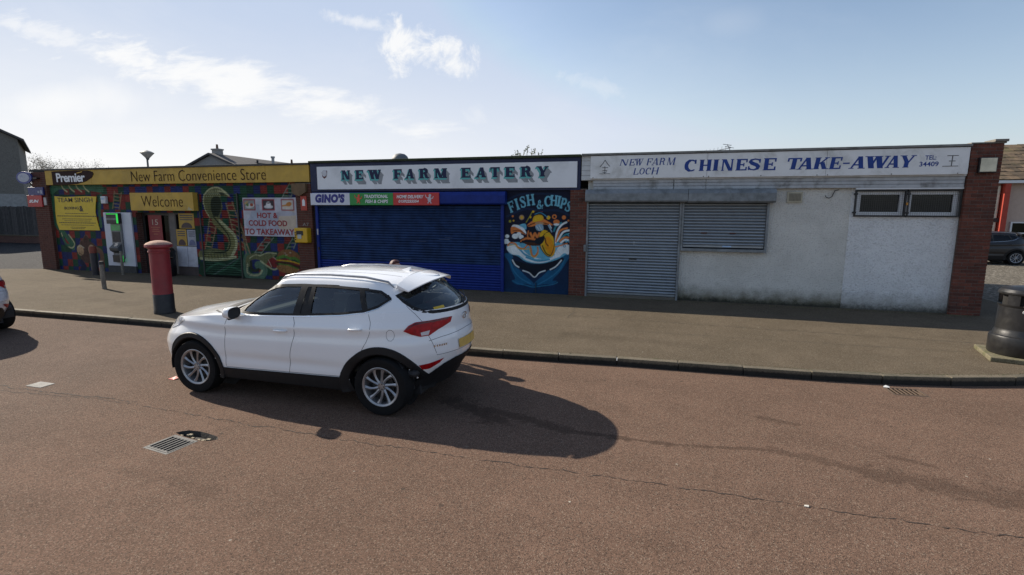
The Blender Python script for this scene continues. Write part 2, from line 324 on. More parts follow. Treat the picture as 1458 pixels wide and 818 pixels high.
class Canvas:
    def __init__(s,x0,x1,z0,z1,px): s.x0,s.x1,s.z0,s.z1,s.px=x0,x1,z0,z1,px; s.w=int((x1-x0)/px)+1; s.h=int((z1-z0)/px)+1; s.a=np.zeros((s.h,s.w,3)); s.X,s.Z=np.meshgrid(x0+np.arange(s.w)*px,z0+np.arange(s.h)*px)
    def blend(s,m,c,sl): s.a[sl]=s.a[sl]*(1-m[...,None])+np.array(c)*m[...,None]
    def win(s,P,pad):
        a=P.min(0)-pad; b=P.max(0)+pad
        i0,i1=max(0,int((a[0]-s.x0)/s.px)),min(s.w,int((b[0]-s.x0)/s.px)+2); j0,j1=max(0,int((a[1]-s.z0)/s.px)),min(s.h,int((b[1]-s.z0)/s.px)+2)
        return (slice(j0,j1),slice(i0,i1))
    def poly(s,c,pts,soft=1.):
        P=np.array(pts,float); sl=s.win(P,s.px*2); X,Z=s.X[sl],s.Z[sl]; acc=np.zeros(X.shape)
        for dx in (-.25,.25):
            for dz in (-.25,.25):
                x=X+dx*s.px; z=Z+dz*s.px; ins=np.zeros(X.shape,bool); j=len(P)-1
                for i in range(len(P)):
                    if P[i][1]!=P[j][1]:
                        ins^=((P[i][1]>z)!=(P[j][1]>z))&(x<(P[j][0]-P[i][0])*(z-P[i][1])/(P[j][1]-P[i][1])+P[i][0])
                    j=i
                acc+=ins*.25
        s.blend(acc,c,sl)
    def smooth(s,P,closed=False,n=5):
        P=np.array(P,float)
        if len(P)<3: return P
        out=[]; m=len(P); rngi=range(m if closed else m-1)
        for i in rngi:
            g=(lambda k:P[k%m]) if closed else (lambda k:P[min(max(k,0),m-1)])
            p0,p1,p2,p3=g(i-1),g(i),g(i+1),g(i+2)
            for k in range(n):
                t=k/n; out.append(.5*((2*p1)+(-p0+p2)*t+(2*p0-5*p1+4*p2-p3)*t*t+(-p0+3*p1-3*p2+p3)*t**3))
        if not closed: out.append(P[-1])
        return np.array(out)
    def stroke(s,c,w,pts):
        P=s.smooth(pts); sl=s.win(P,w/2+s.px*2); X,Z=s.X[sl],s.Z[sl]; D=np.full(X.shape,9e9)
        for a,b in zip(P[:-1],P[1:]):
            d=b-a; L=float(np.dot(d,d))+1e-12; t=np.clip(((X-a[0])*d[0]+(Z-a[1])*d[1])/L,0,1); D=np.minimum(D,np.hypot(X-a[0]-t*d[0],Z-a[1]-t*d[1]))
        s.blend(np.clip((w/2-D)/s.px+.5,0,1),c,sl)
    def ell(s,c,cx,cz,rx,rz,rot=0):
        t=np.linspace(0,2*np.pi,28,endpoint=False); u,v=rx*np.cos(t),rz*np.sin(t); a=R(rot)
        s.poly(c,np.stack([cx+u*np.cos(a)-v*np.sin(a),cz+u*np.sin(a)+v*np.cos(a)],1))
    def run(s,cmds):
        for q in cmds:
            c=COL[q[1]]
            if q[0]=='s': s.stroke(c,q[2],q[3])
            elif q[0]=='p': s.poly(c,s.smooth(q[2],True,4))
            else: s.ell(c,*q[2:])
    def at(s,x,z):
        i=np.clip((np.asarray(x)-s.x0)/s.px,0,s.w-1.001); j=np.clip((np.asarray(z)-s.z0)/s.px,0,s.h-1.001); i0=i.astype(int); j0=j.astype(int); fi=(i-i0)[...,None]; fj=(j-j0)[...,None]
        return (s.a[j0,i0]*(1-fi)+s.a[j0,i0+1]*fi)*(1-fj)+(s.a[j0+1,i0]*(1-fi)+s.a[j0+1,i0+1]*fi)*fj
def paint(me,canvas):
    co=np.zeros(len(me.vertices)*3); me.vertices.foreach_get('co',co); co=co.reshape(-1,3)
    c=canvas.at(co[:,0],co[:,2]); at=me.color_attributes.new('paint','FLOAT_COLOR','POINT'); at.data.foreach_set('color',np.concatenate([c,np.ones((len(c),1))],1).ravel())
def grid_mesh(name,x0,x1,z0,z1,y,step,prof=None):
    nx=max(2,int((x1-x0)/step)+1); nz=max(2,int((z1-z0)/step)+1); X,Z=np.meshgrid(np.linspace(x0,x1,nx),np.linspace(z0,z1,nz)); Y=np.full(X.shape,y)
    if prof is not None: Y=y-prof(X,Z)
    V=np.stack([X,Y,Z],-1).reshape(-1,3); i=np.arange(nz-1)[:,None]*nx+np.arange(nx-1)[None]; F=np.stack([i,i+1,i+1+nx,i+nx],-1).reshape(-1,4)
    me=bpy.data.meshes.new(name); me.from_pydata(V.tolist(),[],F.tolist()); return me
def mesh_obj(name,me,m,parent=None):
    me.materials.append(m); o=link(bpy.data.objects.new(name,me)); WLOC[o]=Vector((0,0,0))
    if parent is not None: adopt(o,parent)
    return o

ART={"A":[["p","gdark",[[-14.928,0.547],[-14.499,0.748],[-13.14,0.743],[-13.167,0.147],[-14.916,0.124]]],["s","gmid",0.06,[[-14.782,0.27],[-14.229,0.57],[-13.667,0.497],[-13.23,0.374]]],["s","gmid",0.05,[[-14.563,0.138],[-14.022,0.345],[-13.489,0.595],[-13.12,0.97]]],["s","grey",0.03,[[-14.383,0.192],[-13.776,0.539],[-13.303,0.783]]],["s","wood",0.04,[[-14.359,2.081],[-14.639,1.068]]],["s","wood",0.04,[[-14.056,1.993],[-14.381,1.052]]],["s","wood",0.032,[[-14.382,1.997],[-14.082,1.916]]],["s","wood",0.032,[[-14.428,1.83],[-14.136,1.76]]],["s","wood",0.032,[[-14.475,1.662],[-14.19,1.604]]],["s","wood",0.032,[[-14.521,1.494],[-14.244,1.447]]],["s","wood",0.032,[[-14.568,1.324],[-14.298,1.29]]],["s","wood",0.032,[[-14.615,1.154],[-14.353,1.131]]],["s","wood",0.045,[[-13.633,2.577],[-13.345,1.237]]],["s","wood",0.045,[[-13.38,2.622],[-12.82,0.933]]],["s","wood",0.036,[[-13.617,2.503],[-13.349,2.529]]],["s","wood",0.036,[[-13.585,2.355],[-13.287,2.342]]],["s","wood",0.036,[[-13.553,2.207],[-13.225,2.155]]],["s","wood",0.036,[[-13.521,2.058],[-13.163,1.968]]],["s","wood",0.036,[[-13.489,1.909],[-13.101,1.78]]],["s","wood",0.036,[[-13.457,1.76],[-13.039,1.592]]],["s","wood",0.036,[[-13.425,1.611],[-12.977,1.405]]],["s","wood",0.036,[[-13.393,1.461],[-12.914,1.216]]],["s","wood",0.036,[[-13.361,1.312],[-12.852,1.028]]],["s","ladg",0.03,[[-11.134,3.214],[-11.476,2.75]]],["s","ladg",0.03,[[-10.935,3.17],[-11.142,2.749]]],["s","ladg",0.024,[[-11.177,3.157],[-10.96,3.118]]],["s","ladg",0.024,[[-11.262,3.041],[-11.012,3.013]]],["s","ladg",0.024,[[-11.347,2.925],[-11.064,2.908]]],["s","ladg",0.024,[[-11.433,2.809],[-11.116,2.802]]],["s","ladg",0.03,[[-12.149,1.529],[-12.684,0.937]]],["s","ladg",0.03,[[-11.886,1.49],[-12.412,0.945]]],["s","ladg",0.024,[[-12.202,1.471],[-11.938,1.436]]],["s","ladg",0.024,[[-12.308,1.353],[-12.042,1.328]]],["s","ladg",0.024,[[-12.414,1.235],[-12.147,1.219]]],["s","ladg",0.024,[[-12.522,1.117],[-12.252,1.11]]],["s","ladg",0.024,[[-12.629,0.997],[-12.358,1.0]]],["s","ladg",0.03,[[-11.154,1.504],[-11.387,1.149]]],["s","ladg",0.03,[[-10.948,1.508],[-11.127,1.156]]],["s","ladg",0.024,[[-11.193,1.445],[-10.978,1.449]]],["s","ladg",0.024,[[-11.27,1.327],[-11.037,1.332]]],["s","ladg",0.024,[[-11.348,1.209],[-11.097,1.215]]],["p","snk2",[[-14.558,2.622],[-14.472,2.891],[-14.199,3.068],[-13.863,3.065],[-13.496,2.843],[-13.531,2.777],[-13.834,2.799],[-13.785,2.444],[-13.929,2.13],[-13.806,1.951],[-14.093,1.902],[-14.354,2.126],[-14.525,2.396]]],["p","snkd",[[-14.205,2.734],[-13.918,2.8],[-13.828,2.577],[-13.915,2.264],[-14.131,2.083],[-14.269,2.397]]],["s","snkl",0.05,[[-14.563,2.577],[-14.492,2.869],[-14.228,3.059],[-13.89,3.074],[-13.499,2.821]]],["s","snkl",0.035,[[-14.354,2.126],[-14.511,2.374],[-14.553,2.622]]],["s","snk",0.3,[[-14.112,1.993],[-13.824,1.77],[-13.566,1.548],[-13.512,1.233],[-13.744,0.862],[-14.201,0.849],[-14.836,0.854]]],["s","snkl",0.1,[[-13.943,1.994],[-13.656,1.773],[-13.375,1.507],[-13.349,1.191],[-13.579,0.821]]],["s","snk2",0.16,[[-14.829,0.924],[-14.299,1.008],[-13.849,0.951]]],["s","snkl",0.09,[[-14.908,0.735],[-14.33,0.706],[-13.753,0.77],[-13.411,0.826]]],["s","snkd",0.05,[[-14.183,2.127],[-13.928,1.859],[-13.65,1.547],[-13.596,1.231],[-13.788,0.998],[-14.249,0.94]]],["s","snkd",0.02,[[-14.799,0.925],[-14.779,0.739]]],["s","snkd",0.02,[[-14.671,0.928],[-14.65,0.743]]],["s","snkd",0.02,[[-14.543,0.932],[-14.522,0.747]]],["s","snkd",0.02,[[-14.416,0.935],[-14.395,0.751]]],["s","snkd",0.02,[[-14.289,0.939],[-14.268,0.754]]],["s","snkd",0.02,[[-14.162,0.942],[-14.141,0.758]]],["s","snkd",0.02,[[-14.037,0.946],[-14.015,0.762]]],["s","snkd",0.02,[[-13.911,0.949],[-13.89,0.766]]],["s","snkd",0.02,[[-13.786,0.952],[-13.765,0.77]]],["s","snkl",0.018,[[-14.439,2.935],[-14.408,2.801]]],["s","snkl",0.018,[[-14.358,2.953],[-14.329,2.801]]],["s","snkl",0.018,[[-14.277,2.97],[-14.249,2.801]]],["s","snkl",0.018,[[-14.196,2.988],[-14.17,2.8]]],["s","snkl",0.018,[[-14.118,2.978],[-14.091,2.8]]],["s","snkl",0.018,[[-14.038,2.995],[-14.013,2.8]]],["s","snkl",0.018,[[-13.957,3.013],[-13.934,2.8]]],["s","snkl",0.018,[[-13.877,3.03],[-13.856,2.8]]],["s","snkl",0.03,[[-13.955,2.977],[-13.709,2.932],[-13.5,2.807]]],["s","red",0.025,[[-13.528,2.799],[-13.422,2.754]]],["p","snkd",[[-13.904,2.933],[-13.648,2.878],[-13.774,2.835]]],["s","snk3",0.26,[[-12.939,0.84],[-13.042,0.609],[-13.039,0.336],[-12.859,0.183],[-12.529,0.196],[-12.325,0.363],[-12.362,0.564],[-12.551,0.581]]],["s","snk2",0.2,[[-12.931,0.613],[-12.887,0.796],[-12.635,0.871],[-12.315,0.813],[-12.212,0.749]]],["s","snkl",0.06,[[-12.959,0.612],[-12.983,0.338],[-12.798,0.244],[-12.522,0.273],[-12.402,0.405]]],["s","snkl",0.03,[[-12.86,0.797],[-12.631,0.916],[-12.363,0.879]]],["s","snkd",0.1,[[-12.815,0.685],[-12.807,0.458],[-12.676,0.395],[-12.535,0.445]]],["s","snkd",0.015,[[-13.031,0.61],[-12.918,0.632]]],["s","snkd",0.015,[[-13.02,0.546],[-12.907,0.578]]],["s","snkd",0.015,[[-13.009,0.483],[-12.895,0.523]]],["s","snkd",0.015,[[-12.998,0.42],[-12.883,0.469]]],["s","snkd",0.015,[[-12.987,0.356],[-12.871,0.415]]],["s","snkd",0.015,[[-12.976,0.292],[-12.86,0.361]]],["s","snkd",0.015,[[-12.965,0.229],[-12.848,0.306]]],["p","snk2",[[-12.415,0.9],[-12.192,0.996],[-11.871,1.004],[-11.769,0.963],[-11.992,0.823],[-12.221,0.637],[-12.376,0.721]]],["p","redd",[[-12.16,0.728],[-11.882,0.871],[-11.793,0.651],[-11.856,0.515],[-12.063,0.597]]],["s","snkl",0.05,[[-12.43,0.72],[-12.225,0.592],[-11.967,0.466],[-11.805,0.494]]],["s","cream",0.02,[[-12.13,0.774],[-12.013,0.554]]],["s","cream",0.02,[[-11.935,0.869],[-11.809,0.784]]],["s","snkl",0.03,[[-12.415,0.9],[-12.138,0.997],[-11.793,0.984]]],["p","bun",[[-11.775,0.874],[-11.656,1.054],[-11.389,1.127],[-11.132,1.09],[-10.935,0.942],[-10.896,0.768],[-11.149,0.848],[-11.511,0.882]]],["p","bun2",[[-11.798,0.584],[-11.475,0.661],[-11.063,0.587],[-10.968,0.458],[-11.237,0.337],[-11.601,0.39],[-11.78,0.473]]],["s","grn2",0.09,[[-11.779,0.829],[-11.51,0.904],[-11.305,0.844],[-11.097,0.85],[-10.923,0.745]]],["s","redd",0.08,[[-11.786,0.74],[-11.465,0.794],[-11.21,0.714],[-10.956,0.634]]],["s","brown",0.09,[[-11.817,0.672],[-11.473,0.683],[-11.166,0.605],[-10.961,0.568]]],["s","yel",0.035,[[-11.783,0.776],[-11.521,0.757],[-11.26,0.748],[-10.953,0.679]]],["s","grn2",0.04,[[-11.739,0.653],[-11.529,0.637],[-11.321,0.613],[-11.016,0.518]]],["s","cream",0.02,[[-11.501,1.014],[-11.45,1.007]]],["s","cream",0.02,[[-11.292,1.029],[-11.23,1.022]]],["s","cream",0.02,[[-11.454,0.949],[-11.391,0.951]]],["s","gmid",0.05,[[-13.055,1.378],[-12.899,0.976],[-12.848,0.933]]],["s","wood",0.04,[[-13.094,1.557],[-12.982,0.974]]],["s","gmid",0.28,[[-21.574,3.019],[-21.168,3.201],[-20.432,3.221],[-19.724,3.163],[-19.104,3.082]]],["s","snkl",0.05,[[-21.016,3.226],[-20.929,3.094],[-20.764,2.989]]],["s","snkl",0.05,[[-20.65,3.222],[-20.563,3.092],[-20.399,2.987]]],["s","snkl",0.05,[[-20.288,3.219],[-20.201,3.089],[-20.039,2.985]]],["s","snkl",0.05,[[-19.929,3.216],[-19.843,3.087],[-19.683,2.983]]],["s","gmid",0.18,[[-21.5,2.807],[-21.549,2.329],[-21.533,1.792],[-21.242,1.527],[-20.868,1.103],[-20.821,0.942]]],["s","gmid",0.14,[[-19.14,2.852],[-19.291,2.338],[-19.31,1.767]]],["s","snkl",0.05,[[-21.327,1.472],[-21.168,1.096],[-20.896,0.94],[-20.719,1.106],[-20.961,1.424]]],["s","gmid",0.1,[[-21.28,1.311],[-21.102,1.044],[-20.794,1.105]]],["s","skin",0.22,[[-20.095,1.333],[-20.227,1.197],[-20.35,1.115]]],["s","skin2",0.18,[[-20.35,1.115],[-19.921,1.071],[-19.785,1.021]]],["s","skin",0.2,[[-19.793,0.967],[-19.458,0.816],[-19.437,0.498]]],["p","skin2",[[-20.35,1.115],[-19.767,1.127],[-19.725,0.489],[-20.458,0.465]]],["e","tan",-20.464,0.87,0.17,0.2,0],["e","tan",-19.893,0.885,0.17,0.2,0],["e","skin2",-20.108,1.253,0.14,0.15,0],["s","cream",0.03,[[-20.594,0.975],[-20.437,1.032],[-20.267,0.956]]],["s","brown",0.03,[[-20.556,0.76],[-20.417,0.71]]],["s","brown",0.035,[[-20.213,1.278],[-19.995,1.282]]],["s","navy",0.2,[[-20.467,0.411],[-20.346,0.252],[-20.512,0.138]]],["s","wood",0.035,[[-18.468,2.992],[-18.65,2.387]]],["s","wood",0.035,[[-18.145,2.946],[-18.351,2.357]]],["s","wood",0.028000000000000004,[[-18.486,2.932],[-18.165,2.887]]],["s","wood",0.028000000000000004,[[-18.522,2.811],[-18.206,2.77]]],["s","wood",0.028000000000000004,[[-18.559,2.691],[-18.247,2.652]]],["s","wood",0.028000000000000004,[[-18.595,2.569],[-18.289,2.534]]],["s","wood",0.028000000000000004,[[-18.632,2.448],[-18.33,2.416]]]],"B":[["p","tail",[[-4.129,1.171],[-3.958,1.135],[-3.851,0.892],[-3.659,0.735],[-3.49,0.577],[-3.3,0.421],[-3.277,0.319],[-3.488,0.371],[-3.741,0.34],[-3.913,0.436],[-3.806,0.502],[-3.914,0.725],[-4.0,0.97]]],["p","tail",[[-2.253,1.223],[-2.432,1.179],[-2.547,0.936],[-2.747,0.768],[-2.829,0.806],[-2.991,0.638],[-3.237,0.423],[-3.236,0.321],[-3.029,0.371],[-2.741,0.404],[-2.62,0.49],[-2.743,0.506],[-2.544,0.735],[-2.387,0.981]]],["s","tail2",0.03,[[-3.958,1.053],[-3.871,0.768],[-3.658,0.529],[-3.362,0.377]]],["s","tail2",0.03,[[-2.41,1.1],[-2.545,0.816],[-2.826,0.563],[-3.153,0.366]]],["s","tail2",0.025,[[-3.87,0.438],[-3.699,0.362],[-3.487,0.33],[-3.298,0.289],[-3.028,0.33],[-2.741,0.384],[-2.599,0.451]]],["p","tail",[[-4.129,1.171],[-4.044,1.214],[-3.916,1.177],[-3.873,1.076],[-4.043,1.05]]],["p","tail",[[-2.513,1.216],[-2.353,1.26],[-2.243,1.303],[-2.271,1.144],[-2.43,1.099]]],["p","ink",[[-3.915,1.013],[-3.661,0.98],[-3.305,0.911],[-2.914,0.964],[-2.43,1.119],[-2.667,0.852],[-3.033,0.717],[-3.251,0.566],[-3.491,0.741],[-3.787,0.833]]],["s","white",0.035,[[-3.886,1.022],[-3.808,0.894],[-3.702,0.828]]],["s","white",0.03,[[-3.584,0.738],[-3.407,0.683],[-3.251,0.566],[-3.116,0.694],[-2.952,0.761]]],["s","white",0.035,[[-2.809,0.794],[-2.648,0.892],[-2.509,1.057]]],["s","white",0.05,[[-2.679,1.49],[-2.644,1.807],[-2.528,2.004],[-2.39,2.084]]],["s","orange",0.05,[[-2.66,1.569],[-2.565,1.847],[-2.367,1.928]]],["s","white",0.05,[[-2.62,1.57],[-2.484,1.809],[-2.307,1.871]]],["s","teal",0.05,[[-2.599,1.551],[-2.443,1.731],[-2.324,1.773]]],["s","orange",0.05,[[-2.559,1.572],[-2.441,1.672],[-2.33,1.675]]],["s","teal",0.05,[[-2.725,1.845],[-2.667,1.983],[-2.529,2.063]]],["s","white",0.05,[[-2.527,1.533],[-2.42,1.614],[-2.329,1.608]]],["e","orange",-2.661,2.089,0.088,0.063,0],["e","white",-2.66,2.022,0.08,0.031,0],["e","tan",-3.629,2.202,0.071,0.068,0],["e","yel",-3.629,2.202,0.038,0.036,0],["e","orange",-3.887,2.232,0.029,0.028,0],["e","olive",-3.962,2.095,0.038,0.036,0],["e","yel",-3.862,2.112,0.026,0.024,0],["e","yel",-2.884,2.204,0.052,0.051,0],["e","orange",-2.72,2.229,0.064,0.063,0],["e","ink",-2.72,2.229,0.032,0.031,0],["e","orange",-2.46,2.212,0.055,0.055,0],["e","orange",-2.336,2.131,0.028,0.027,0],["e","cyan",-2.304,1.753,0.043,0.043,0],["e","ink",-2.304,1.753,0.024,0.023,0],["e","cyan",-2.38,1.575,0.032,0.031,0],["e","cyan",-2.3,1.569,0.032,0.031,0],["p","orange",[[-3.919,1.746],[-3.94,1.906],[-3.857,1.996],[-3.626,1.911],[-3.5,1.733],[-3.667,1.79],[-3.814,1.808]]],["p","white",[[-3.92,1.947],[-3.836,2.008],[-3.606,1.951],[-3.509,1.813],[-3.509,1.753],[-3.647,1.87],[-3.836,1.948]]],["s","ink",0.02,[[-3.877,1.827],[-3.709,1.85],[-3.521,1.752]]],["p","cyan",[[-3.71,1.99],[-3.524,2.032],[-3.501,1.873],[-3.606,1.931]]],["e","white",-4.045,1.683,0.063,0.049,0],["e","white",-3.813,1.687,0.092,0.071,0],["e","white",-3.709,1.749,0.067,0.051,0],["e","white",-3.645,1.67,0.075,0.058,0],["e","white",-4.066,1.56,0.068,0.052,0],["e","white",-4.002,1.501,0.059,0.046,0],["e","white",-4.087,1.499,0.042,0.033,0],["s","olive",0.025,[[-3.503,2.072],[-3.414,2.212],[-3.321,2.37],[-3.219,2.39]]],["s","redp",0.02,[[-3.239,2.39],[-3.056,2.364]]],["e","yel",-3.381,2.212,0.025,0.032,0],["e","yel",-3.309,2.362,0.033,0.031,0],["p","cyan",[[-4.066,1.377],[-3.96,1.502],[-3.749,1.527],[-3.54,1.491],[-3.249,1.437],[-2.759,1.488],[-2.599,1.531],[-2.278,1.46],[-2.294,1.301],[-2.511,1.137],[-2.752,1.029],[-3.119,0.945],[-3.493,0.986],[-3.747,1.141],[-3.959,1.196]]],["p","white",[[-4.044,1.378],[-3.917,1.442],[-3.706,1.426],[-3.538,1.269],[-3.37,1.152],[-3.038,1.081],[-2.754,1.169],[-2.597,1.412],[-2.438,1.495],[-2.258,1.44],[-2.313,1.222],[-2.433,1.258],[-2.552,1.155],[-2.672,1.112],[-2.914,1.004],[-3.202,0.963],[-3.494,1.026],[-3.705,1.163],[-3.874,1.178],[-4.023,1.276]]],["s","cyan",0.05,[[-3.706,1.386],[-3.537,1.188],[-3.244,1.054],[-2.916,1.085],[-2.714,1.211]]],["s","blue2",0.03,[[-3.79,1.424],[-3.579,1.227],[-3.286,1.094]]],["s","blue2",0.04,[[-3.494,1.108],[-3.161,1.017],[-2.834,1.067]]],["s","orange",0.04,[[-4.023,1.419],[-3.96,1.494],[-3.812,1.485],[-3.727,1.385],[-3.559,1.349],[-3.456,1.452],[-3.372,1.394],[-3.329,1.193],[-3.245,1.155],[-3.164,1.278],[-3.174,1.399]]],["s","yel",0.02,[[-3.981,1.428],[-3.812,1.444],[-3.706,1.345],[-3.496,1.33],[-3.405,1.353],[-3.349,1.173],[-3.245,1.115],[-3.143,1.239]]],["s","orange",0.035,[[-2.718,1.41],[-2.557,1.453],[-2.359,1.517]]],["e","blue2",-2.429,1.448,0.04,0.039,0],["e","white",-2.429,1.448,0.02,0.02,0],["s","white",0.02,[[-2.277,1.44],[-2.23,1.453]]],["p","brown",[[-3.666,1.589],[-3.479,1.713],[-3.418,1.834],[-3.254,1.876],[-2.846,1.843],[-2.763,1.726],[-2.74,1.528],[-3.125,1.44],[-3.456,1.452]]],["p","ink",[[-3.419,1.954],[-2.849,2.0],[-2.845,1.764],[-3.293,1.716]]],["s","orange",0.06,[[-3.376,1.775],[-3.313,1.656],[-3.253,1.777],[-3.19,1.678],[-3.13,1.779]]],["s","orange",0.05,[[-3.644,1.549],[-3.499,1.632],[-3.292,1.616],[-3.086,1.561]]],["s","ink",0.03,[[-3.665,1.508],[-3.457,1.573],[-3.167,1.519]]],["s","ink",0.05,[[-3.603,1.55],[-3.415,1.554],[-3.127,1.54]]],["s","orange",0.03,[[-3.439,1.834],[-3.458,1.713],[-3.437,1.614]]],["p","orange",[[-3.478,1.993],[-3.298,2.134],[-3.135,2.214],[-2.85,2.079],[-2.768,2.001],[-3.051,2.018],[-3.378,1.954]]],["p","yel",[[-3.319,2.153],[-3.258,2.252],[-3.075,2.273],[-3.021,2.156],[-3.175,2.107],[-3.297,2.082]]],["s","brown",0.025,[[-3.461,1.973],[-3.174,2.075],[-2.849,2.02]]],["p","tan",[[-3.236,2.075],[-3.052,2.077],[-3.011,2.018],[-3.215,2.016]]],["p","blue3",[[-3.235,1.996],[-3.051,2.018],[-3.017,1.88],[-3.11,1.839],[-3.213,1.877]]],["s","white",0.015,[[-3.206,1.956],[-3.131,1.858]]],["s","white",0.015,[[-3.132,1.977],[-3.07,1.871]]],["s","blue3",0.03,[[-2.881,2.0],[-2.785,1.824]]],["s","white",0.02,[[-2.849,2.02],[-2.799,1.922]]],["e","yel",-2.902,1.505,0.2,0.38,18],["e","gold",-2.84,1.446,0.12,0.26,18],["s","ink",0.02,[[-3.104,1.4],[-3.067,1.641],[-2.886,1.822],[-2.743,1.706],[-2.71,1.449],[-2.815,1.168],[-2.958,1.204],[-3.104,1.4]]],["s","yel",0.03,[[-2.946,1.782],[-2.763,1.686],[-2.739,1.489]]],["s","brown",0.03,[[-3.043,1.442],[-2.938,1.244],[-2.836,1.187]]],["p","ink",[[-3.251,1.597],[-3.108,1.68],[-2.986,1.702],[-2.996,1.582],[-3.085,1.481],[-3.229,1.498]]],["s","brown",0.03,[[-2.965,1.643],[-2.943,1.524],[-2.88,1.446]]],["s","blue2",0.02,[[-3.259,2.292],[-3.096,2.332],[-2.912,2.216]]],["s","ink2",0.05,[[-4.07,2.665],[-3.675,2.822],[-3.143,2.84],[-2.662,2.799],[-2.264,2.626]]],["s","ink2",0.06,[[-4.047,2.227],[-3.548,2.428],[-3.097,2.391],[-2.615,2.393],[-2.256,2.24]]]]}
# ================================================= GROUND
def seg_mask(t,p,segs,noise,amp):
    sp=t.n('ShaderNodeSeparateXYZ'); t.l(p,sp.inputs[0]); x,y=sp.outputs[0],sp.outputs[1]; tot=None
    for (ax,ay,bx,by,w,s) in segs:
        dx,dy=bx-ax,by-ay; L=dx*dx+dy*dy+1e-6
        px=t.m('SUBTRACT',x,ax); py=t.m('SUBTRACT',y,ay)
        h=t.m('ADD',t.m('MULTIPLY',px,dx/L),t.m('MULTIPLY',py,dy/L),clamp=True)
        ex=t.m('SUBTRACT',px,t.m('MULTIPLY',h,dx)); ey=t.m('SUBTRACT',py,t.m('MULTIPLY',h,dy))
        d=t.m('SQRT',t.m('ADD',t.m('MULTIPLY',ex,ex),t.m('MULTIPLY',ey,ey)))
        d=t.m('ADD',d,t.m('MULTIPLY',t.m('SUBTRACT',noise,.5),amp*w*2))
        k=t.m('MULTIPLY',t.ramp(d,w,w*.35),s*.72); tot=k if tot is None else t.m('MAXIMUM',tot,k)
    return tot
def asphalt(name,c1,c2,stone_l,stone_d,stains=(),grain=.55,gs=55,patch=None,streak=0):
    m=bpy.data.materials.new(name); m.use_nodes=True; t=NT(m.node_tree); MATS[name]=m
    p=t.n('ShaderNodeNewGeometry').outputs['Position']
    big=t.noise(p,.5,7,.7,.6); mid=t.noise(p,2.2,6,.7)
    base=t.mix(t.ramp(big,.35,.66),c1,c2); base=t.mix(t.m('MULTIPLY',t.ramp(mid,.42,.7),.5),base,tuple(x*.72 for x in c1))
    if streak:
        mp=t.n('ShaderNodeMapping'); mp.inputs['Scale'].default_value=(.12,1.1,1); t.l(p,mp.inputs[0]); base=t.mix(t.m('MULTIPLY',t.ramp(t.noise(mp.outputs[0],1.0,5,.6),.40,.68),.35),base,tuple(x*.70 for x in c1))
    v=t.n('ShaderNodeTexVoronoi'); v.inputs['Scale'].default_value=gs; t.l(p,v.inputs['Vector'])
    vs=t.n('ShaderNodeSeparateColor'); t.l(v.outputs['Color'],vs.inputs[0])
    g1=t.mix(grain,base,t.mix(vs.outputs[0],tuple(x*.35 for x in c1),tuple(min(1,x*1.9) for x in c2)))
    g2=t.mix(t.m('MULTIPLY',t.ramp(vs.outputs[1],.86,.97),.7),g1,stone_l); g3=t.mix(t.m('MULTIPLY',t.ramp(vs.outputs[2],.80,.95),.6),g2,stone_d)
    v2=t.n('ShaderNodeTexVoronoi'); v2.inputs['Scale'].default_value=gs*2.6; t.l(p,v2.inputs['Vector']); v2s=t.n('ShaderNodeSeparateColor'); t.l(v2.outputs['Color'],v2s.inputs[0])
    g3=t.mix(.5,g3,t.mix(1,g3,t.mix(v2s.outputs[0],(.55,)*3,(1.45,)*3),'MULTIPLY'))
    if patch:
        px=t.n('ShaderNodeSeparateXYZ'); t.l(p,px.inputs[0]); g3=t.mix(t.m('MULTIPLY',t.ramp(t.m('ADD',px.outputs[0],t.m('MULTIPLY',big,3)),*patch[:2]),patch[2]),g3,t.mix(1,g3,patch[3],'MULTIPLY'))
    if stains:
        g3=t.mix(seg_mask(t,p,stains,t.noise(p,6,8,.78,.8),2.2),g3,tuple(x*.22 for x in c1))
    # pale specks of grit and litter dust
    v3=t.n('ShaderNodeTexVoronoi'); v3.inputs['Scale'].default_value=3.2; t.l(p,v3.inputs['Vector'])
    g3=t.mix(t.m('MULTIPLY',t.ramp(v3.outputs['Distance'],.045,.03),t.ramp(t.noise(p,1.3,3),.5,.6)),g3,(.38,.35,.29))
    v4=t.n('ShaderNodeTexVoronoi'); v4.inputs['Scale'].default_value=2.1; t.l(p,v4.inputs['Vector']); v4s=t.n('ShaderNodeSeparateColor'); t.l(v4.outputs['Color'],v4s.inputs[0])
    g3=t.mix(t.m('MULTIPLY',t.ramp(v4.outputs['Distance'],.055,.04),t.ramp(v4s.outputs[0],.55,.6,0,.55)),g3,(.035,.032,.028))
    b=t.n('ShaderNodeBsdfPrincipled'); t.l(g3,b.inputs['Base Color']); b.inputs['Roughness'].default_value=.95; b.inputs['Specular IOR Level'].default_value=.12
    bp=t.n('ShaderNodeBump'); bp.inputs['Strength'].default_value=.55; bp.inputs['Distance'].default_value=.006
    t.l(t.m('ADD',v.outputs['Distance'],t.m('MULTIPLY',t.noise(p,gs*1.5,3),.6)),bp.inputs['Height']); t.l(bp.outputs[0],b.inputs['Normal'])
    o=t.n('ShaderNodeOutputMaterial'); t.l(b.outputs[0],o.inputs[0]); return m
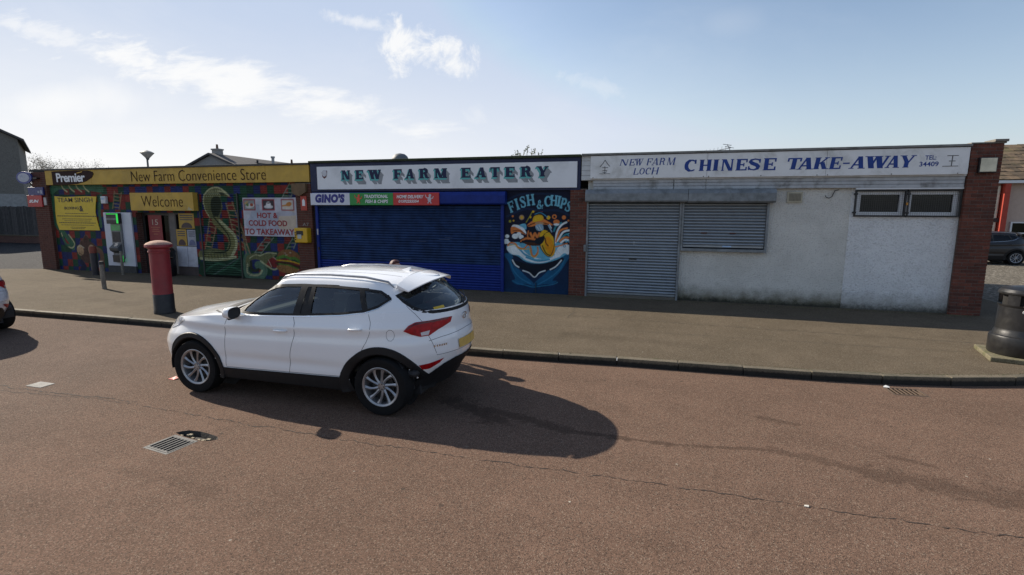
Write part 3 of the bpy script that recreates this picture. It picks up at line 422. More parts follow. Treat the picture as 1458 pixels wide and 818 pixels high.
ROAD=asphalt('red_chipping_road',(.122,.078,.056),(.158,.100,.072),(.24,.19,.145),(.03,.025,.022),
  stains=[(-2.4,5.75,-1.7,5.35,.22,.75),(-1.9,5.6,-.9,5.32,.13,.7),(-1.1,5.30,.2,5.26,.06,.7),(.2,5.26,1.2,5.42,.05,.6),(1.2,5.42,2.0,5.22,.10,.5),(2.0,5.2,3.3,4.9,.2,.55),(3.0,5.1,4.2,4.7,.3,.45),(-2.6,7.25,-2.1,7.15,.01,.1),
          (1.25,6.3,1.6,6.2,.07,.5),(2.3,5.6,2.6,5.5,.06,.45),(-4.6,3.3,-3.6,3.2,.12,.22),(-7,2.7,-6,2.6,.2,.15)],patch=(-3.2,-7.5,.8,(.86,.95,1.02)),grain=.30,gs=120,streak=1)
PAVE=asphalt('tan_worn_pavement',(.088,.069,.047),(.124,.098,.069),(.21,.19,.145),(.03,.028,.022),stains=[(-1.5,9.2,.8,9.0,.25,.22),(-6.2,9.9,-5.2,9.8,.15,.2),(-13.5,9.3,-12,9.1,.3,.2)],grain=.28,gs=120)
DARKTAR=asphalt('dark_service_road_tar',(.022,.023,.026),(.034,.034,.036),(.12,.11,.10),(.01,.01,.01),grain=.4,gs=30)
FARTAR=asphalt('pale_gravelly_car_park',(.09,.08,.065),(.13,.115,.092),(.36,.33,.28),(.04,.04,.035),grain=.4,gs=18)
def sheet(name,poly,holes,z,m,kind='structure'):
    v,f=cdt([tuple(p) for p in poly],[[tuple(q) for q in h] for h in holes]); mb=MB(); mb.add([(a[0],a[1],z) for a in v],f); o=mb.build(name,m); 
    me=o.data
    if me.polygons and me.polygons[0].normal.z<0: me.flip_normals()
    o['kind']=kind; return o
# drain openings (rotated rectangles)
def rrect(cx,cy,w,d,a): c,s=math.cos(R(a)),math.sin(R(a)); return [(cx+u*c-v*s,cy+u*s+v*c) for u,v in ((-w/2,-d/2),(w/2,-d/2),(w/2,d/2),(-w/2,d/2))]
G1=(-4.73,3.80,.37,.33,-8); G2=(3.30,7.80,.44,.32,4)
hole1=rrect(*G1); hole2=rrect(*G2)
pot=[(-4.93,4.03),(-4.80,3.99),(-4.52,3.955),(-4.42,3.97),(-4.36,4.03),(-4.42,4.08),(-4.55,4.11),(-4.70,4.13),(-4.84,4.12),(-4.90,4.08)]
KP=[(-60,7.4),(-14,7.80),(-9.5,7.84),(-2.9,7.74),(-.7,7.86),(1.7,7.95),(3.06,8.06),(4.0,8.25),(5.0,8.57),(6,9.1),(7,9.9),(7.8,11),(8.3,12.5),(8.5,14.5),(8.5,26)]
sheet('road',[(-60,-14),(30,-14),(30,30),(8.4,30),(8.4,14.5),(7.0,10.3),(5.6,9.3),(3.6,8.5),(-2.9,7.95),(-60,7.95)],[hole1,hole2,pot],0,ROAD)
sheet('ground',[(-400,-200),(400,-200),(400,600),(-400,600)],[[(-6,3),(5,3),(5,8.4),(-6,8.4)]],-.02,mat('grey_far_ground',(.09,.095,.06),.9,fine=.3,bscale=2,scale=.4))
sheet('service_road',[(-60,13.2),(-22.40,13.2),(-22.40,40),(-90,40),(-90,20)],[],.012,DARKTAR)
sheet('car_park',[(8.0,17.0),(30,13.0),(60,13.0),(60,60),(-20,60),(-20,23),(8.0,23)],[],.010,FARTAR)
# pothole bed beside the drain
b=MB(); c=Vector((sum(p[0] for p in pot)/len(pot),sum(p[1] for p in pot)/len(pot))); n=len(pot)
vv=[(x,y,0.001) for x,y in pot]+[(c.x+(x-c.x)*.88+random.uniform(-.01,.01),c.y+(y-c.y)*.8-.008,-.055) for x,y in pot]+[(c.x,c.y-.01,-.05)]
b.add(vv,[(i,(i+1)%n,n+(i+1)%n,n+i) for i in range(n)]+[(n+i,n+(i+1)%n,2*n) for i in range(n)])
tag(b.build('pothole',mat('broken_tar',(.035,.03,.025),.9,fine=.5,bscale=90,bump=.6)),kind='structure')
tr=MB(); random.seed(3)
for i in range(26):
    k=random.random(); x=-4.9+.55*k+random.uniform(-.03,.03); y=4.02+random.uniform(-.04,.08)-.06*k; s=random.uniform(.008,.022); z=-.045
    tr.box(x-s,x+s,y-s*.7,y+s*.7,z,z+s*random.uniform(.6,1.4))
tag(tr.build('loose_stones',mat('loose_stone',(.26,.22,.15),.85,fine=.3)),kind='stuff')
# kerb of single stones along a curve
def resample(P,step):
    out=[];acc=0;P=[Vector(p) for p in P]
    L=[0]
    for a,b_ in zip(P[:-1],P[1:]): L.append(L[-1]+(b_-a).length)
    s=0
    while s<L[-1]:
        i=max(k for k in range(len(L)) if L[k]<=s); i=min(i,len(P)-2); out.append(P[i].lerp(P[i+1],(s-L[i])/(L[i+1]-L[i]))); s+=step
    return out
KERB=mat('weathered_kerb_concrete',(.115,.098,.068),.85,fine=.5,bscale=70,bump=.4,rnd=.16,dirt=((.05,.05,.03),.7),dirtscale=5,lowshade=(.055,.10,(.012,.011,.009)))  # kerb face painted near black low down, as if in shade; top stays paler
kerb=MB().build('kerb',KERB); 
kb=MB().box(-.5,.5,0,.125,-.1,.125); 
# a smooth line through the kerb points
def cr(P,n=8):
    P=[Vector(p) for p in P]; out=[]
    for i in range(len(P)-1):
        p0,p1,p2,p3=P[max(i-1,0)],P[i],P[i+1],P[min(i+2,len(P)-1)]
        for k in range(n):
            t=k/n; out.append(.5*((2*p1)+(-p0+p2)*t+(2*p0-5*p1+4*p2-p3)*t*t+(-p0+3*p1-3*p2+p3)*t**3))
    return out+[P[-1]]
KL=[Vector((-60,7.4)),Vector((-20,7.74))]+cr(KP[1:],8); KS=resample(KL,.915); kst=None
base_line=[]
for a,c in zip(KS[:-1],KS[1:]):
    d=c-a
    if a.x<-24: continue
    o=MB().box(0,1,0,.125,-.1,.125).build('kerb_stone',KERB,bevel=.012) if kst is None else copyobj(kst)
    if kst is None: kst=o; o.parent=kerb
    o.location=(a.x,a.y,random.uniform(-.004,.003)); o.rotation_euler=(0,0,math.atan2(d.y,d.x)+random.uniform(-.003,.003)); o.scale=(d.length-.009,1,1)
lk=MB(); q=[p for p in KS if p.x<-23.2]; a,c=q[0],q[-1]
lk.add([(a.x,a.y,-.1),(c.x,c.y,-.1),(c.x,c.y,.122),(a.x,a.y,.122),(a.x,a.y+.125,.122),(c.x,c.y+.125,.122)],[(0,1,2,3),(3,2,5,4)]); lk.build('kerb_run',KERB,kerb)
kerb['kind']='structure'
off=[(p.x+.0,p.y+.118) if p.x<3 else None for p in KL]
def offs(P,d):
    out=[]
    for i,p in enumerate(P):
        t=(P[min(i+1,len(P)-1)]-P[max(i-1,0)]).normalized(); out.append((p.x-t.y*d,p.y+t.x*d))
    return out
pv=offs(KL,.12)
sheet('pavement',pv+[(6.6,26),(6.6,13.9),(-22.36,13.9),(-22.40,13.62),(-24.2,13.02),(-40,13.0),(-60,13.0)],[],.120,PAVE)
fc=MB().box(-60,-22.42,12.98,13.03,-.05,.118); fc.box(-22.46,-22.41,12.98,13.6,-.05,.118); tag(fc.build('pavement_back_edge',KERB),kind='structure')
# cracks and the tar joint in the road
def ribbon(mb,P,w0,z,seed,jit=.018,step=.035):
    r_=random.Random(seed); Q=resample([Vector(p) for p in P],step); k=len(mb.v); y=0
    for i,p in enumerate(Q):
        t=(Q[min(i+1,len(Q)-1)]-Q[max(i-1,0)]).normalized(); n=Vector((-t.y,t.x)); y=y*.75+r_.uniform(-jit,jit); w=w0*r_.uniform(.15,1.0)*(1 if r_.random()>.16 else .1)
        p=p+n*y; mb.v+= [(p.x-n.x*w,p.y-n.y*w,z),(p.x+n.x*w,p.y+n.y*w,z)]
    for i in range(len(Q)-1): mb.f.append((k+2*i,k+2*i+2,k+2*i+3,k+2*i+1))
cr_=MB(); ribbon(cr_,[(-14,4.2),(-8.3,4.36),(-6.7,4.53),(-5.5,4.47),(-3.1,4.39),(-.1,4.40),(1.3,4.41),(2.7,4.38),(6,4.3)],.007,.003,1)
ribbon(cr_,[(-8.9,4.50),(-7.4,4.52),(-6.2,4.60)],.010,.0035,5)
tag(cr_.build('road_crack',mat('crack_tar',(.035,.027,.022),.95,var=.3)),kind='structure')
c2=MB(); ribbon(c2,[(-1.85,13.4),(-1.95,12.4),(-1.75,11.2),(-1.8,10.6)],.012,.1235,2); ribbon(c2,[(-9,11.2),(-5,10.95),(-2,10.9),(2,10.75),(7,10.6)],.010,.1235,3,.01); ribbon(c2,[(-4,9.9),(0,9.8),(5,9.9)],.008,.1235,4,.01)
ribbon(c2,[(-3.6,11.6),(-3.9,10.7)],.006,.1235,8); ribbon(c2,[(-16,9.6),(-12,9.4),(-7,9.6)],.006,.1235,9)
tag(c2.build('pavement_crack',mat('crack_dust',(.05,.042,.032),.95)),kind='structure')
# grime and moss where the pavement meets the wall and the kerb
gm=MB(); random.seed(5)
for i in range(1500):
    x=random.uniform(-21.5,6.9); y=13.50-abs(random.gauss(0,.05)); s=random.uniform(.005,.022); gm.add([(x-s,y-s*.6,.123),(x+s,y-s*.5,.123),(x+s*.5,y+s*.6,.123),(x,y,.123+s*.7)],[(0,1,3),(1,2,3),(2,0,3)])
for i in range(600):
    k=random.randrange(20,len(pv)-30) if len(pv)>60 else 2; P_,Q_=Vector(pv[k]),Vector(pv[k+1]); p=P_.lerp(Q_,random.random()); x,y=p.x,p.y+random.gauss(0,.02); s=random.uniform(.004,.014)
    gm.add([(x-s,y-s*.6,.126),(x+s,y-s*.5,.126),(x+s*.5,y+s*.6,.126),(x,y,.126+s*.5)],[(0,1,3),(1,2,3),(2,0,3)])
tag(gm.build('moss_and_grit',mat('moss_grit',(.09,.085,.04),.9,var=.5,scale=4)),kind='stuff')
# ---------- drain grates
IRON=mat('worn_cast_iron',(.085,.083,.08),.7,metal=.1,fine=.35,bscale=120,bump=.2); PIT=mat('drain_dark',(.012,.011,.01),.9)
def drain(g,label,nslot,metal):
    cx,cy,w,d,a=g; t=thing('drain_grate',(cx,cy,0),label,'drain grate','drain grates in the road'); t.rotation_euler=(0,0,R(a))
    f=MB().box(-w/2,w/2,-d/2,-d/2+.022,-.04,.002).box(-w/2,w/2,d/2-.022,d/2,-.04,.002).box(-w/2,-w/2+.022,-d/2+.022,d/2-.022,-.04,.002).box(w/2-.022,w/2,-d/2+.022,d/2-.022,-.04,.002).build('frame',metal,t,local=True)
    m_=MB(); 
    i0=w-.044; pitch=i0/nslot; bar=None
    ends=MB().box(-w/2+.024,w/2-.024,-d/2+.024,-d/2+.045,-.03,.006).box(-w/2+.024,w/2-.024,d/2-.045,d/2-.024,-.03,.006).build('end_rail',metal,t,local=True,bevel=.003)
    for i in range(nslot+1):
        if bar is None: bar=MB().box(-pitch*.18,pitch*.18,-d/2+.045,d/2-.045,-.008,.006).build('bar',metal,t,local=True,bevel=.003); o=bar
        else: o=copyobj(bar)
        o.location=(-w/2+.03+(w-.06)*i/nslot,0,0)
    p=MB(); w2,d2=w/2,d/2; p.add([(-w2,-d2,0),(w2,-d2,0),(w2,d2,0),(-w2,d2,0),(-w2,-d2,-.35),(w2,-d2,-.35),(w2,d2,-.35),(-w2,d2,-.35)],[(0,1,5,4),(1,2,6,5),(2,3,7,6),(3,0,4,7),(4,5,6,7)]); p.build('pit',PIT,t,local=True)
    return t
drain(G1,'pale worn iron drain grate in the road below a pothole','x' and 6,IRON)
drain(G2,'brown iron drain grate against the kerb near the round black bin',7,mat('rusty_iron',(.09,.06,.04),.8,fine=.4,bscale=120,bump=.3))
t=MB().box(-8.20,-7.92,4.60,4.78,-.01,.006).build('cover_plate',mat('worn_cover',(.19,.185,.17),.8,fine=.3),origin=(-8.06,4.68,0),bevel=.003)
tag(t,'small square light grey metal cover sunk in the road at far left','cover plate')
def litter(name,x,y,z,pts,col,label,cat='litter'):
    mb=MB(); n=len(pts); mb.v=[(x+a,y+b_,z+c_) for a,b_,c_ in pts]+[(x+a,y+b_,z+c_+.006) for a,b_,c_ in pts]
    mb.f=[tuple(range(n))[::-1],tuple(n+i for i in range(n))]+[(i,(i+1)%n,n+(i+1)%n,n+i) for i in range(n)]
    tag(mb.build(name,mat(name+'_'+str(int(abs(x)*10)),col,.6),origin=(x,y,z)),label,cat)
litter('wrapper',-6.55,5.4,.002,[(-.06,-.03,0),(.05,-.04,0),(.07,.02,.01),(0,.05,.02),(-.05,.02,0)],(.55,.12,.1),'crumpled red and white wrapper on the road left of the white car')
litter('paper_scrap',1.27,4.40,.002,[(-.02,-.010,0),(.015,-.012,0),(.02,.010,.004),(-.012,.012,0)],(.55,.53,.47),'tiny white paper scrap on the tar joint right of the car shadow')
litter('paper_cup_lid',3.12,7.93,.002,[(-.04,-.015,0),(.035,-.015,0),(.04,.015,.008),(0,.025,.02),(-.03,.015,.008)],(.6,.6,.58),'small white litter scrap between kerb and brown drain grate')
# ================================================= THE PARADE OF SHOPS
D=13.71
par=thing('shop_parade',(-7.7,13.71,.12),'long single storey flat-roofed brick parade with three shop fronts and roller shutters','building')
BR=mat('dark_red_brick',(.115,.036,.022),.85,var=.25,scale=9,fine=.35,bscale=70,bump=.3,rnd=.3,dirt=((.045,.028,.024),.55),dirtscale=1.6)
MORT=mat('grey_mortar',(.13,.11,.095),.95,fine=.3,bscale=90)
def bricked_mat():
    m=bpy.data.materials.new('far_brickwork'); m.use_nodes=True; t=NT(m.node_tree); MATS['bw']=m
    p=t.n('ShaderNodeNewGeometry').outputs['Position']; sp=t.n('ShaderNodeSeparateXYZ'); t.l(p,sp.inputs[0]); cv=t.n('ShaderNodeCombineXYZ'); t.l(t.m('ADD',sp.outputs[0],sp.outputs[1]),cv.inputs[0]); t.l(sp.outputs[2],cv.inputs[1])
    b_=t.n('ShaderNodeTexBrick'); t.l(cv.outputs[0],b_.inputs['Vector']); b_.inputs['Scale'].default_value=1; b_.inputs['Brick Width'].default_value=.225; b_.inputs['Row Height'].default_value=.075; b_.inputs['Mortar Size'].default_value=.005
    b_.inputs['Color1'].default_value=(.11,.042,.03,1); b_.inputs['Color2'].default_value=(.07,.028,.022,1); b_.inputs['Mortar'].default_value=(.15,.13,.11,1)
    s=t.n('ShaderNodeBsdfPrincipled'); t.l(b_.outputs[0],s.inputs['Base Color']); s.inputs['Roughness'].default_value=.9; o=t.n('ShaderNodeOutputMaterial'); t.l(s.outputs[0],o.inputs[0]); return m
BW=bricked_mat()
# the hollow volume behind the fronts: side walls, rear wall, roof
MB().box(-22.33,6.93,21.7,22.0,0,3.70).box(6.70,6.93,14.02,21.7,0,3.70).box(-22.33,-22.1,14.02,21.7,0,3.70).build('rear_wall',BW,par)
MB().box(-22.4,-17.95,14.03,14.1,.1,3.6).box(-15.0,6.7,14.03,14.1,.1,3.6).box(-17.95,-15.0,15.6,15.7,.1,3.6).box(-17.95,-15.0,14.1,15.6,.05,.13).build('inner_wall',mat('dark_inside',(.02,.018,.018),.9),par)
ROOF=mat('dark_roof_felt',(.045,.045,.042),.9,fine=.3,bscale=50)
MB().box(-22.42,-10.32,13.60,22.1,3.715,3.80).build('roof',ROOF,par,bevel=.01)
MB().box(-10.30,-2.02,13.52,22.1,3.775,3.84).build('roof',mat('mossy_roof_edge',(.035,.045,.022),.95,var=.5,scale=5,fine=.4,bscale=40,bump=.6),par,bevel=.015)
MB().box(-2.0,6.36,13.48,22.1,3.795,3.845).build('roof',mat('grey_roof_trim',(.20,.20,.19),.7,dirt=((.05,.05,.04),.7),dirtscale=4),par,bevel=.006)
# --- brick piers of single bricks
brick_meshes=[]
def pier(x0,x1,z1,yf,parent,single,ret=None,z0=.10,label=None):
    core=MB().box(x0+.006,x1-.006,yf+.006,14.02,z0,z1).build('brick_pier',MORT,parent)
    if label: core['label']=label
    W=x1-x0; n=int(round((z1-z0)/.075)); mb=MB() if not single else None; protos={}
    for r_ in range(n):
        L=.2157 if W>.5 else .2157; xs=[]; x=x0; k=0
        first=.1057 if r_%2 else .2157
        while x<x1-.02:
            w=min(first if k==0 else .2157,x1-x)
            if x1-(x+w)<.06: w=x1-x
            xs.append((x,w)); x+=w+.0093; k+=1
        for x,w in xs:
            z=z0+r_*.075; jy=random.uniform(-.003,.003); jx=random.uniform(-.002,.002)
            if single:
                key=round(w,3)
                if key not in protos:
                    o=MB().box(0,w,0,.1,0,.0655).build('brick',BR,bevel=.003,seg=1); o.parent=core; protos[key]=o
                else: o=copyobj(protos[key])
                o.location=(x+jx,yf+jy,z)
            else: mb.box(x+jx,x+w+jx,yf+jy,yf+.1,z,z+.0655)
    if not single: tag(mb.build('brickwork',BR,core),kind='stuff')
    return core
pR=pier(6.37,6.94,3.84,13.55,par,True,label='brick pier at the right end, the tallest, with a square light box')
# its right-hand return, toothed like the photograph's ragged edge
rt_=MB(); random.seed(11)
for r_ in range(50):
    z=.10+r_*.075
    for k in range(2): 
        y=13.655+k*.225+(0 if r_%2 else -.0); rt_.box(6.94-.05,6.945+random.uniform(-.002,.012),y,y+.2157,z,z+.0655)
tag(rt_.build('brickwork',BR,pR),kind='stuff')
MB().box(6.35,6.97,13.53,14.05,3.845,3.875).box(6.75,6.99,13.5,13.9,3.877,3.93).build('coping',mat('coping_slab',(.16,.15,.13),.9,fine=.3),pR,bevel=.006)
pier(-2.29,-1.845,2.96,13.60,par,True,label='narrow brick pier between the fish mural and the grey shutter')
pier(-10.85,-10.31,3.20,13.60,par,False,label='brick pier between the painted store front and the blue shutter')
pier(-22.34,-21.62,3.70,13.60,par,False,label='brick pier at the left end under the projecting signs')
# --- painted store front
CA=Canvas(-21.7,-10.8,.1,3.3,.0125); cs=.262
I=np.floor((CA.X+21.7)/cs).astype(int); J=np.floor(CA.Z/cs).astype(int)
pat=(I+2*J)%3; pal=np.array([(.012,.025,.12),(.21,.026,.020),(.010,.055,.028)]); CA.a=pal[pat]
alt=((I*7+J*13)%11)<3; CA.a[alt]=pal[(pat[alt]+((J[alt]//2)%2)*1)%3]
CA.a*= (.72+.5*rng.random((40,140))[np.clip(J,0,39),np.clip(I,0,139)])[...,None]
CA.run(ART['A']); nz=rng.random(CA.a.shape[:2]); nz=(nz+np.roll(nz,1,0)+np.roll(nz,1,1)+np.roll(nz,(1,1),(0,1)))/4; CA.a*=(.45+.95*nz)[...,None]; CA.a[(np.abs(((CA.X+21.7)/cs)%1-.5)>.47)|(np.abs((CA.Z/cs)%1-.5)>.47)]*=.7
def rib_mat(name,src_rough=.55,pitch=.075,depth=.5):
    m=attr_mat(name,src_rough); t=m.node_tree; g=t.nodes.new('ShaderNodeNewGeometry'); s=t.nodes.new('ShaderNodeSeparateXYZ'); t.links.new(g.outputs['Position'],s.inputs[0])
    a=t.nodes.new('ShaderNodeMath'); a.operation='MULTIPLY'; a.inputs[1].default_value=math.pi/pitch; t.links.new(s.outputs[2],a.inputs[0])
    b_=t.nodes.new('ShaderNodeMath'); b_.operation='SINE'; t.links.new(a.outputs[0],b_.inputs[0]); c_=t.nodes.new('ShaderNodeMath'); c_.operation='ABSOLUTE'; t.links.new(b_.outputs[0],c_.inputs[0])
    bp=t.nodes.new('ShaderNodeBump'); bp.inputs['Strength'].default_value=depth; bp.inputs['Distance'].default_value=.02; t.links.new(c_.outputs[0],bp.inputs['Height'])
    bs=[n for n in t.nodes if n.type=='BSDF_PRINCIPLED'][0]; t.links.new(bp.outputs[0],bs.inputs['Normal']); return m
PAINT=attr_mat('mural_paint'); PAINTR=rib_mat('mural_paint_on_ribbed_metal')
def painted(x0,x1,z0,z1,y,m,name='painted_wall',step=.02,canvas=None,parent=par):
    me=grid_mesh(name,x0,x1,z0,z1,y,step); paint(me,canvas or CA); o=mesh_obj(name,me,m,parent); return o
MB().box(-21.615,-19.10,13.72,14.02,.10,3.7).box(-19.10,-14.74,13.72,14.02,2.262,3.7).box(-17.77,-17.60,13.72,14.02,.10,2.262).box(-15.04,-14.74,13.72,14.02,.10,2.262).box(-13.16,-10.86,13.72,14.02,.10,3.7).box(-14.74,-13.16,13.72,14.02,3.0,3.7).box(-19.10,-17.77,13.80,14.02,.10,2.262).build('front_wall',BW,par)
painted(-21.615,-19.10,.12,2.85,13.714,PAINT); painted(-21.615,-10.86,2.852,3.235,13.705,PAINTR,step=.0175)
painted(-19.10,-14.74,2.262,2.85,13.713,PAINT); painted(-17.77,-17.60,.12,2.26,13.712,PAINT); painted(-15.04,-14.74,.12,2.26,13.713,PAINT); painted(-13.16,-10.86,1.37,2.85,13.713,PAINTR,step=.0175)
painted(-13.15,-10.87,.14,1.36,13.69,PAINT); MB().box(-13.16,-10.86,13.692,13.718,.13,1.37).build('panel_edge',mat('dark_edge',(.02,.02,.02),.7),par)
for x in (-13.20,-14.76): MB().box(x,x+.045,13.66,13.72,.12,2.9).build('shutter_guide',mat('dark_painted_steel',(.03,.035,.03),.6),par)
# --- roller shutters: every lath is an object
def shutter(x0,x1,z0,z1,y,pitch,m,canvas=None,label=None,low=None,nlow=0,bar=True,depth=.016):
    root=MB().box(x0,x1,y-.012,y+.02,z0,z0+.05).build('roller_shutter',low or m,par,bevel=.004)
    if label: root['label']=label
    n=int((z1-z0-.05)/pitch); pitch=(z1-z0-.05)/n; proto={}
    pr=[(0,.004),(.06,.0),(.2,-depth*.7),(.42,-depth),(.62,-depth*.8),(.85,-.001),(.93,.004)]
    for i in range(n):
        z=z0+.05+i*pitch
        if canvas is None:
            mm=low if i<nlow else m; k=mm.name
            if k not in proto:
                mb=MB(); nx=2; mb.v=[(x,dy,f*pitch) for f,dy in pr for x in (0,x1-x0)]; mb.f=[(2*j,2*j+1,2*j+3,2*j+2) for j in range(len(pr)-1)]
                o=mb.build('slat',mm,smooth=60); o.parent=root; proto[k]=o
            else: o=copyobj(proto[k])
            o.location=(x0,y+random.uniform(-.0015,.0015),z); o.rotation_euler=(random.uniform(-.02,.02),0,0)
        else:
            xs=np.linspace(x0,x1,int((x1-x0)/.018)); nx=len(xs); mb=MB(); mb.v=[(x,y+dy,z+f*pitch) for f,dy in pr for x in xs]
            mb.f=[(j*nx+k,j*nx+k+1,(j+1)*nx+k+1,(j+1)*nx+k) for j in range(len(pr)-1) for k in range(nx-1)]
            me=mb.mesh('slat',60); paint(me,canvas); mesh_obj('slat',me,m,root)
    return root
shutter(-14.71,-13.20,.14,2.90,13.69,.075,PAINT,canvas=CA,label='ribbed door shutter painted with a rearing cobra and ladders')
BLK0=mat('black_lock',(.01,.01,.012),.5)
GALV=mat('galvanised_steel',(.30,.335,.37),.40,metal=.7,var=.06,scale=3,dirt=((.18,.20,.21),.35),dirtscale=1.5)
GALVD=mat('dull_galvanised_housing',(.20,.22,.235),.55,metal=.35,var=.2,scale=5,dirt=((.07,.08,.08),.6),dirtscale=3)
BLUE=mat('dark_blue_paint_weathered',(.012,.034,.105),.55,var=.35,scale=3,spec=.2,dirt=((.012,.035,.10),.5),dirtscale=2.5); BLUE2=mat('bright_blue_paint',(.009,.028,.19),.5,spec=.2,var=.12)
shutter(-10.10,-4.22,.13,2.52,13.66,.0735,BLUE,low=BLUE2,nlow=9,label='wide dark blue roller shutter behind the white car')
for x in (-10.19,-4.22): MB().box(x,x+.09,13.60,13.72,.12,2.60).build('shutter_guide',BLUE2,par,bevel=.004)
MB().box(-10.15,-10.11,13.585,13.60,1.62,1.80).build('lock',mat('white_lock',(.5,.5,.5),.5),par); MB().box(-10.14,-10.09,13.57,13.60,1.16,1.24).build('lock',BLK0,par)
shutter(-1.79,.475,.20,2.60,13.66,.075,GALV,label='tall galvanised roller shutter over the takeaway door',depth=.027)
shutter(.60,2.47,1.50,2.60,13.66,.075,GALV,label='shorter galvanised shutter over the takeaway window',depth=.027)
for x,z in ((-1.845,.12),(.48,.12),(.54,1.42),(2.475,1.42)): MB().box(x,x+.052,13.58,13.72,z,2.62).build('shutter_guide',GALVD,par,bevel=.004)
MB().box(.55,2.53,13.57,13.72,1.40,1.47).build('window_sill',GALVD,par,bevel=.005)
MB().box(-1.79,.475,13.60,13.75,.115,.19).build('door_step',mat('worn_step',(.12,.11,.09),.9,fine=.4),par)
MB().box(-1.90,-1.83,13.54,13.60,1.32,1.50).build('lock_box',GALVD,par,bevel=.008)
MB().box(-.72,-.52,13.632,13.642,1.135,1.165).build('letter_slot',mat('black_slot',(.01,.01,.01),.6),par)
for x in (1.02,1.68): MB().box(x,x+.14,13.628,13.642,1.845,1.87).build('handle',mat('rust_brown',(.09,.03,.02),.8),par)
sc_=mat('pale_scuff',(.05,.08,.17),.7)
for i,(x,z,w_) in enumerate(((-9.3,1.62,.5),(-6.1,1.55,.35),(-5.9,1.60,.22),(-5.0,1.95,.5),(-4.75,1.93,.25),(-6.8,1.48,.3),(-9.5,2.28,.6),(-7.4,.95,.4))): MB().box(x,x+w_,13.637,13.641,z,z+.012).build('scuff',sc_,par)
MB().box(-.61,-.60,13.632,13.641,1.52,1.62).build('scratch_mark',mat('white_scratch',(.6,.6,.6),.6),par)
MB().box(1.53,1.74,13.632,13.641,1.515,1.55).build('sticker',mat('blue_white_sticker',(.35,.5,.7),.5),par)
# --- galvanised housings
def housing(x0,x1,z0,z1,yf,m,name='shutter_housing'):
    return MB().add([(x,y,z) for x in (x0,x1) for y,z in ((13.72,z0),(yf+.03,z0),(yf,z0+.04),(yf,z1-.10),(yf+.05,z1),(13.72,z1))],[(0,1,2,3,4,5),(6,7,8,9,10,11),*[(i,(i+1)%6,6+(i+1)%6,6+i) for i in range(6)]]).build(name,m,par,bevel=.006)
housing(-1.87,.655,2.61,2.93,13.39,GALVD); housing(.662,2.62,2.60,2.925,13.38,GALVD); housing(-10.19,-4.05,2.55,2.90,13.44,BLUE2)
# --- mural wall
CB=Canvas(-4.15,-2.27,.1,3.0,.009); g_=np.clip((1.6-CB.Z)/1.5,0,1)[...,None]; CB.a=np.array((.004,.008,.028))*(1-g_)+np.array((.006,.035,.10))*g_
CB.run(ART['B'])
nz=rng.random(CB.a.shape[:2]); nz=(nz+np.roll(nz,2,0)+np.roll(nz,2,1))/3; CB.a*=(.72+.5*nz)[...,None]
def art_letter(cv,ch,cx,cz,w,h,rot,col):
    P,W=slab(ch,T=.24,h=.12,sf=.12); a=R(rot)
    for p in P:
        q=[((x/W-.5)*w,(y-.5)*h) for x,y in p]; cv.poly(col,[(cx+u*math.cos(a)-v*math.sin(a),cz+u*math.sin(a)+v*math.cos(a)) for u,v in q])
for ch,x,z,w,h,r_ in [('F',-3.925,2.49,.17,.30,22),('I',-3.765,2.56,.10,.31,18),('S',-3.60,2.62,.17,.31,15),('H',-3.385,2.675,.23,.30,8),('&',-3.125,2.56,.19,.25,0),('C',-2.905,2.64,.19,.28,0),('H',-2.74,2.66,.20,.28,-4),('I',-2.60,2.64,.10,.28,-8),('P',-2.475,2.58,.17,.28,-14),('S',-2.335,2.50,.16,.28,-22)]:
    art_letter(CB,ch,x,z,w,h,r_,(.16,.46,.60))
painted(-4.125,-2.30,.12,2.955,13.655,PAINT,canvas=CB,step=.011)
MB().box(-4.125,-2.30,13.657,14.02,.11,3.0).build('front_wall',mat('navy_board',(.006,.012,.04),.6),par)
MB().tube([(-3.21,13.64,.12),(-3.21,13.64,.42)],.012).build('pipe',mat('navy_pipe',(.01,.03,.06),.6),par)
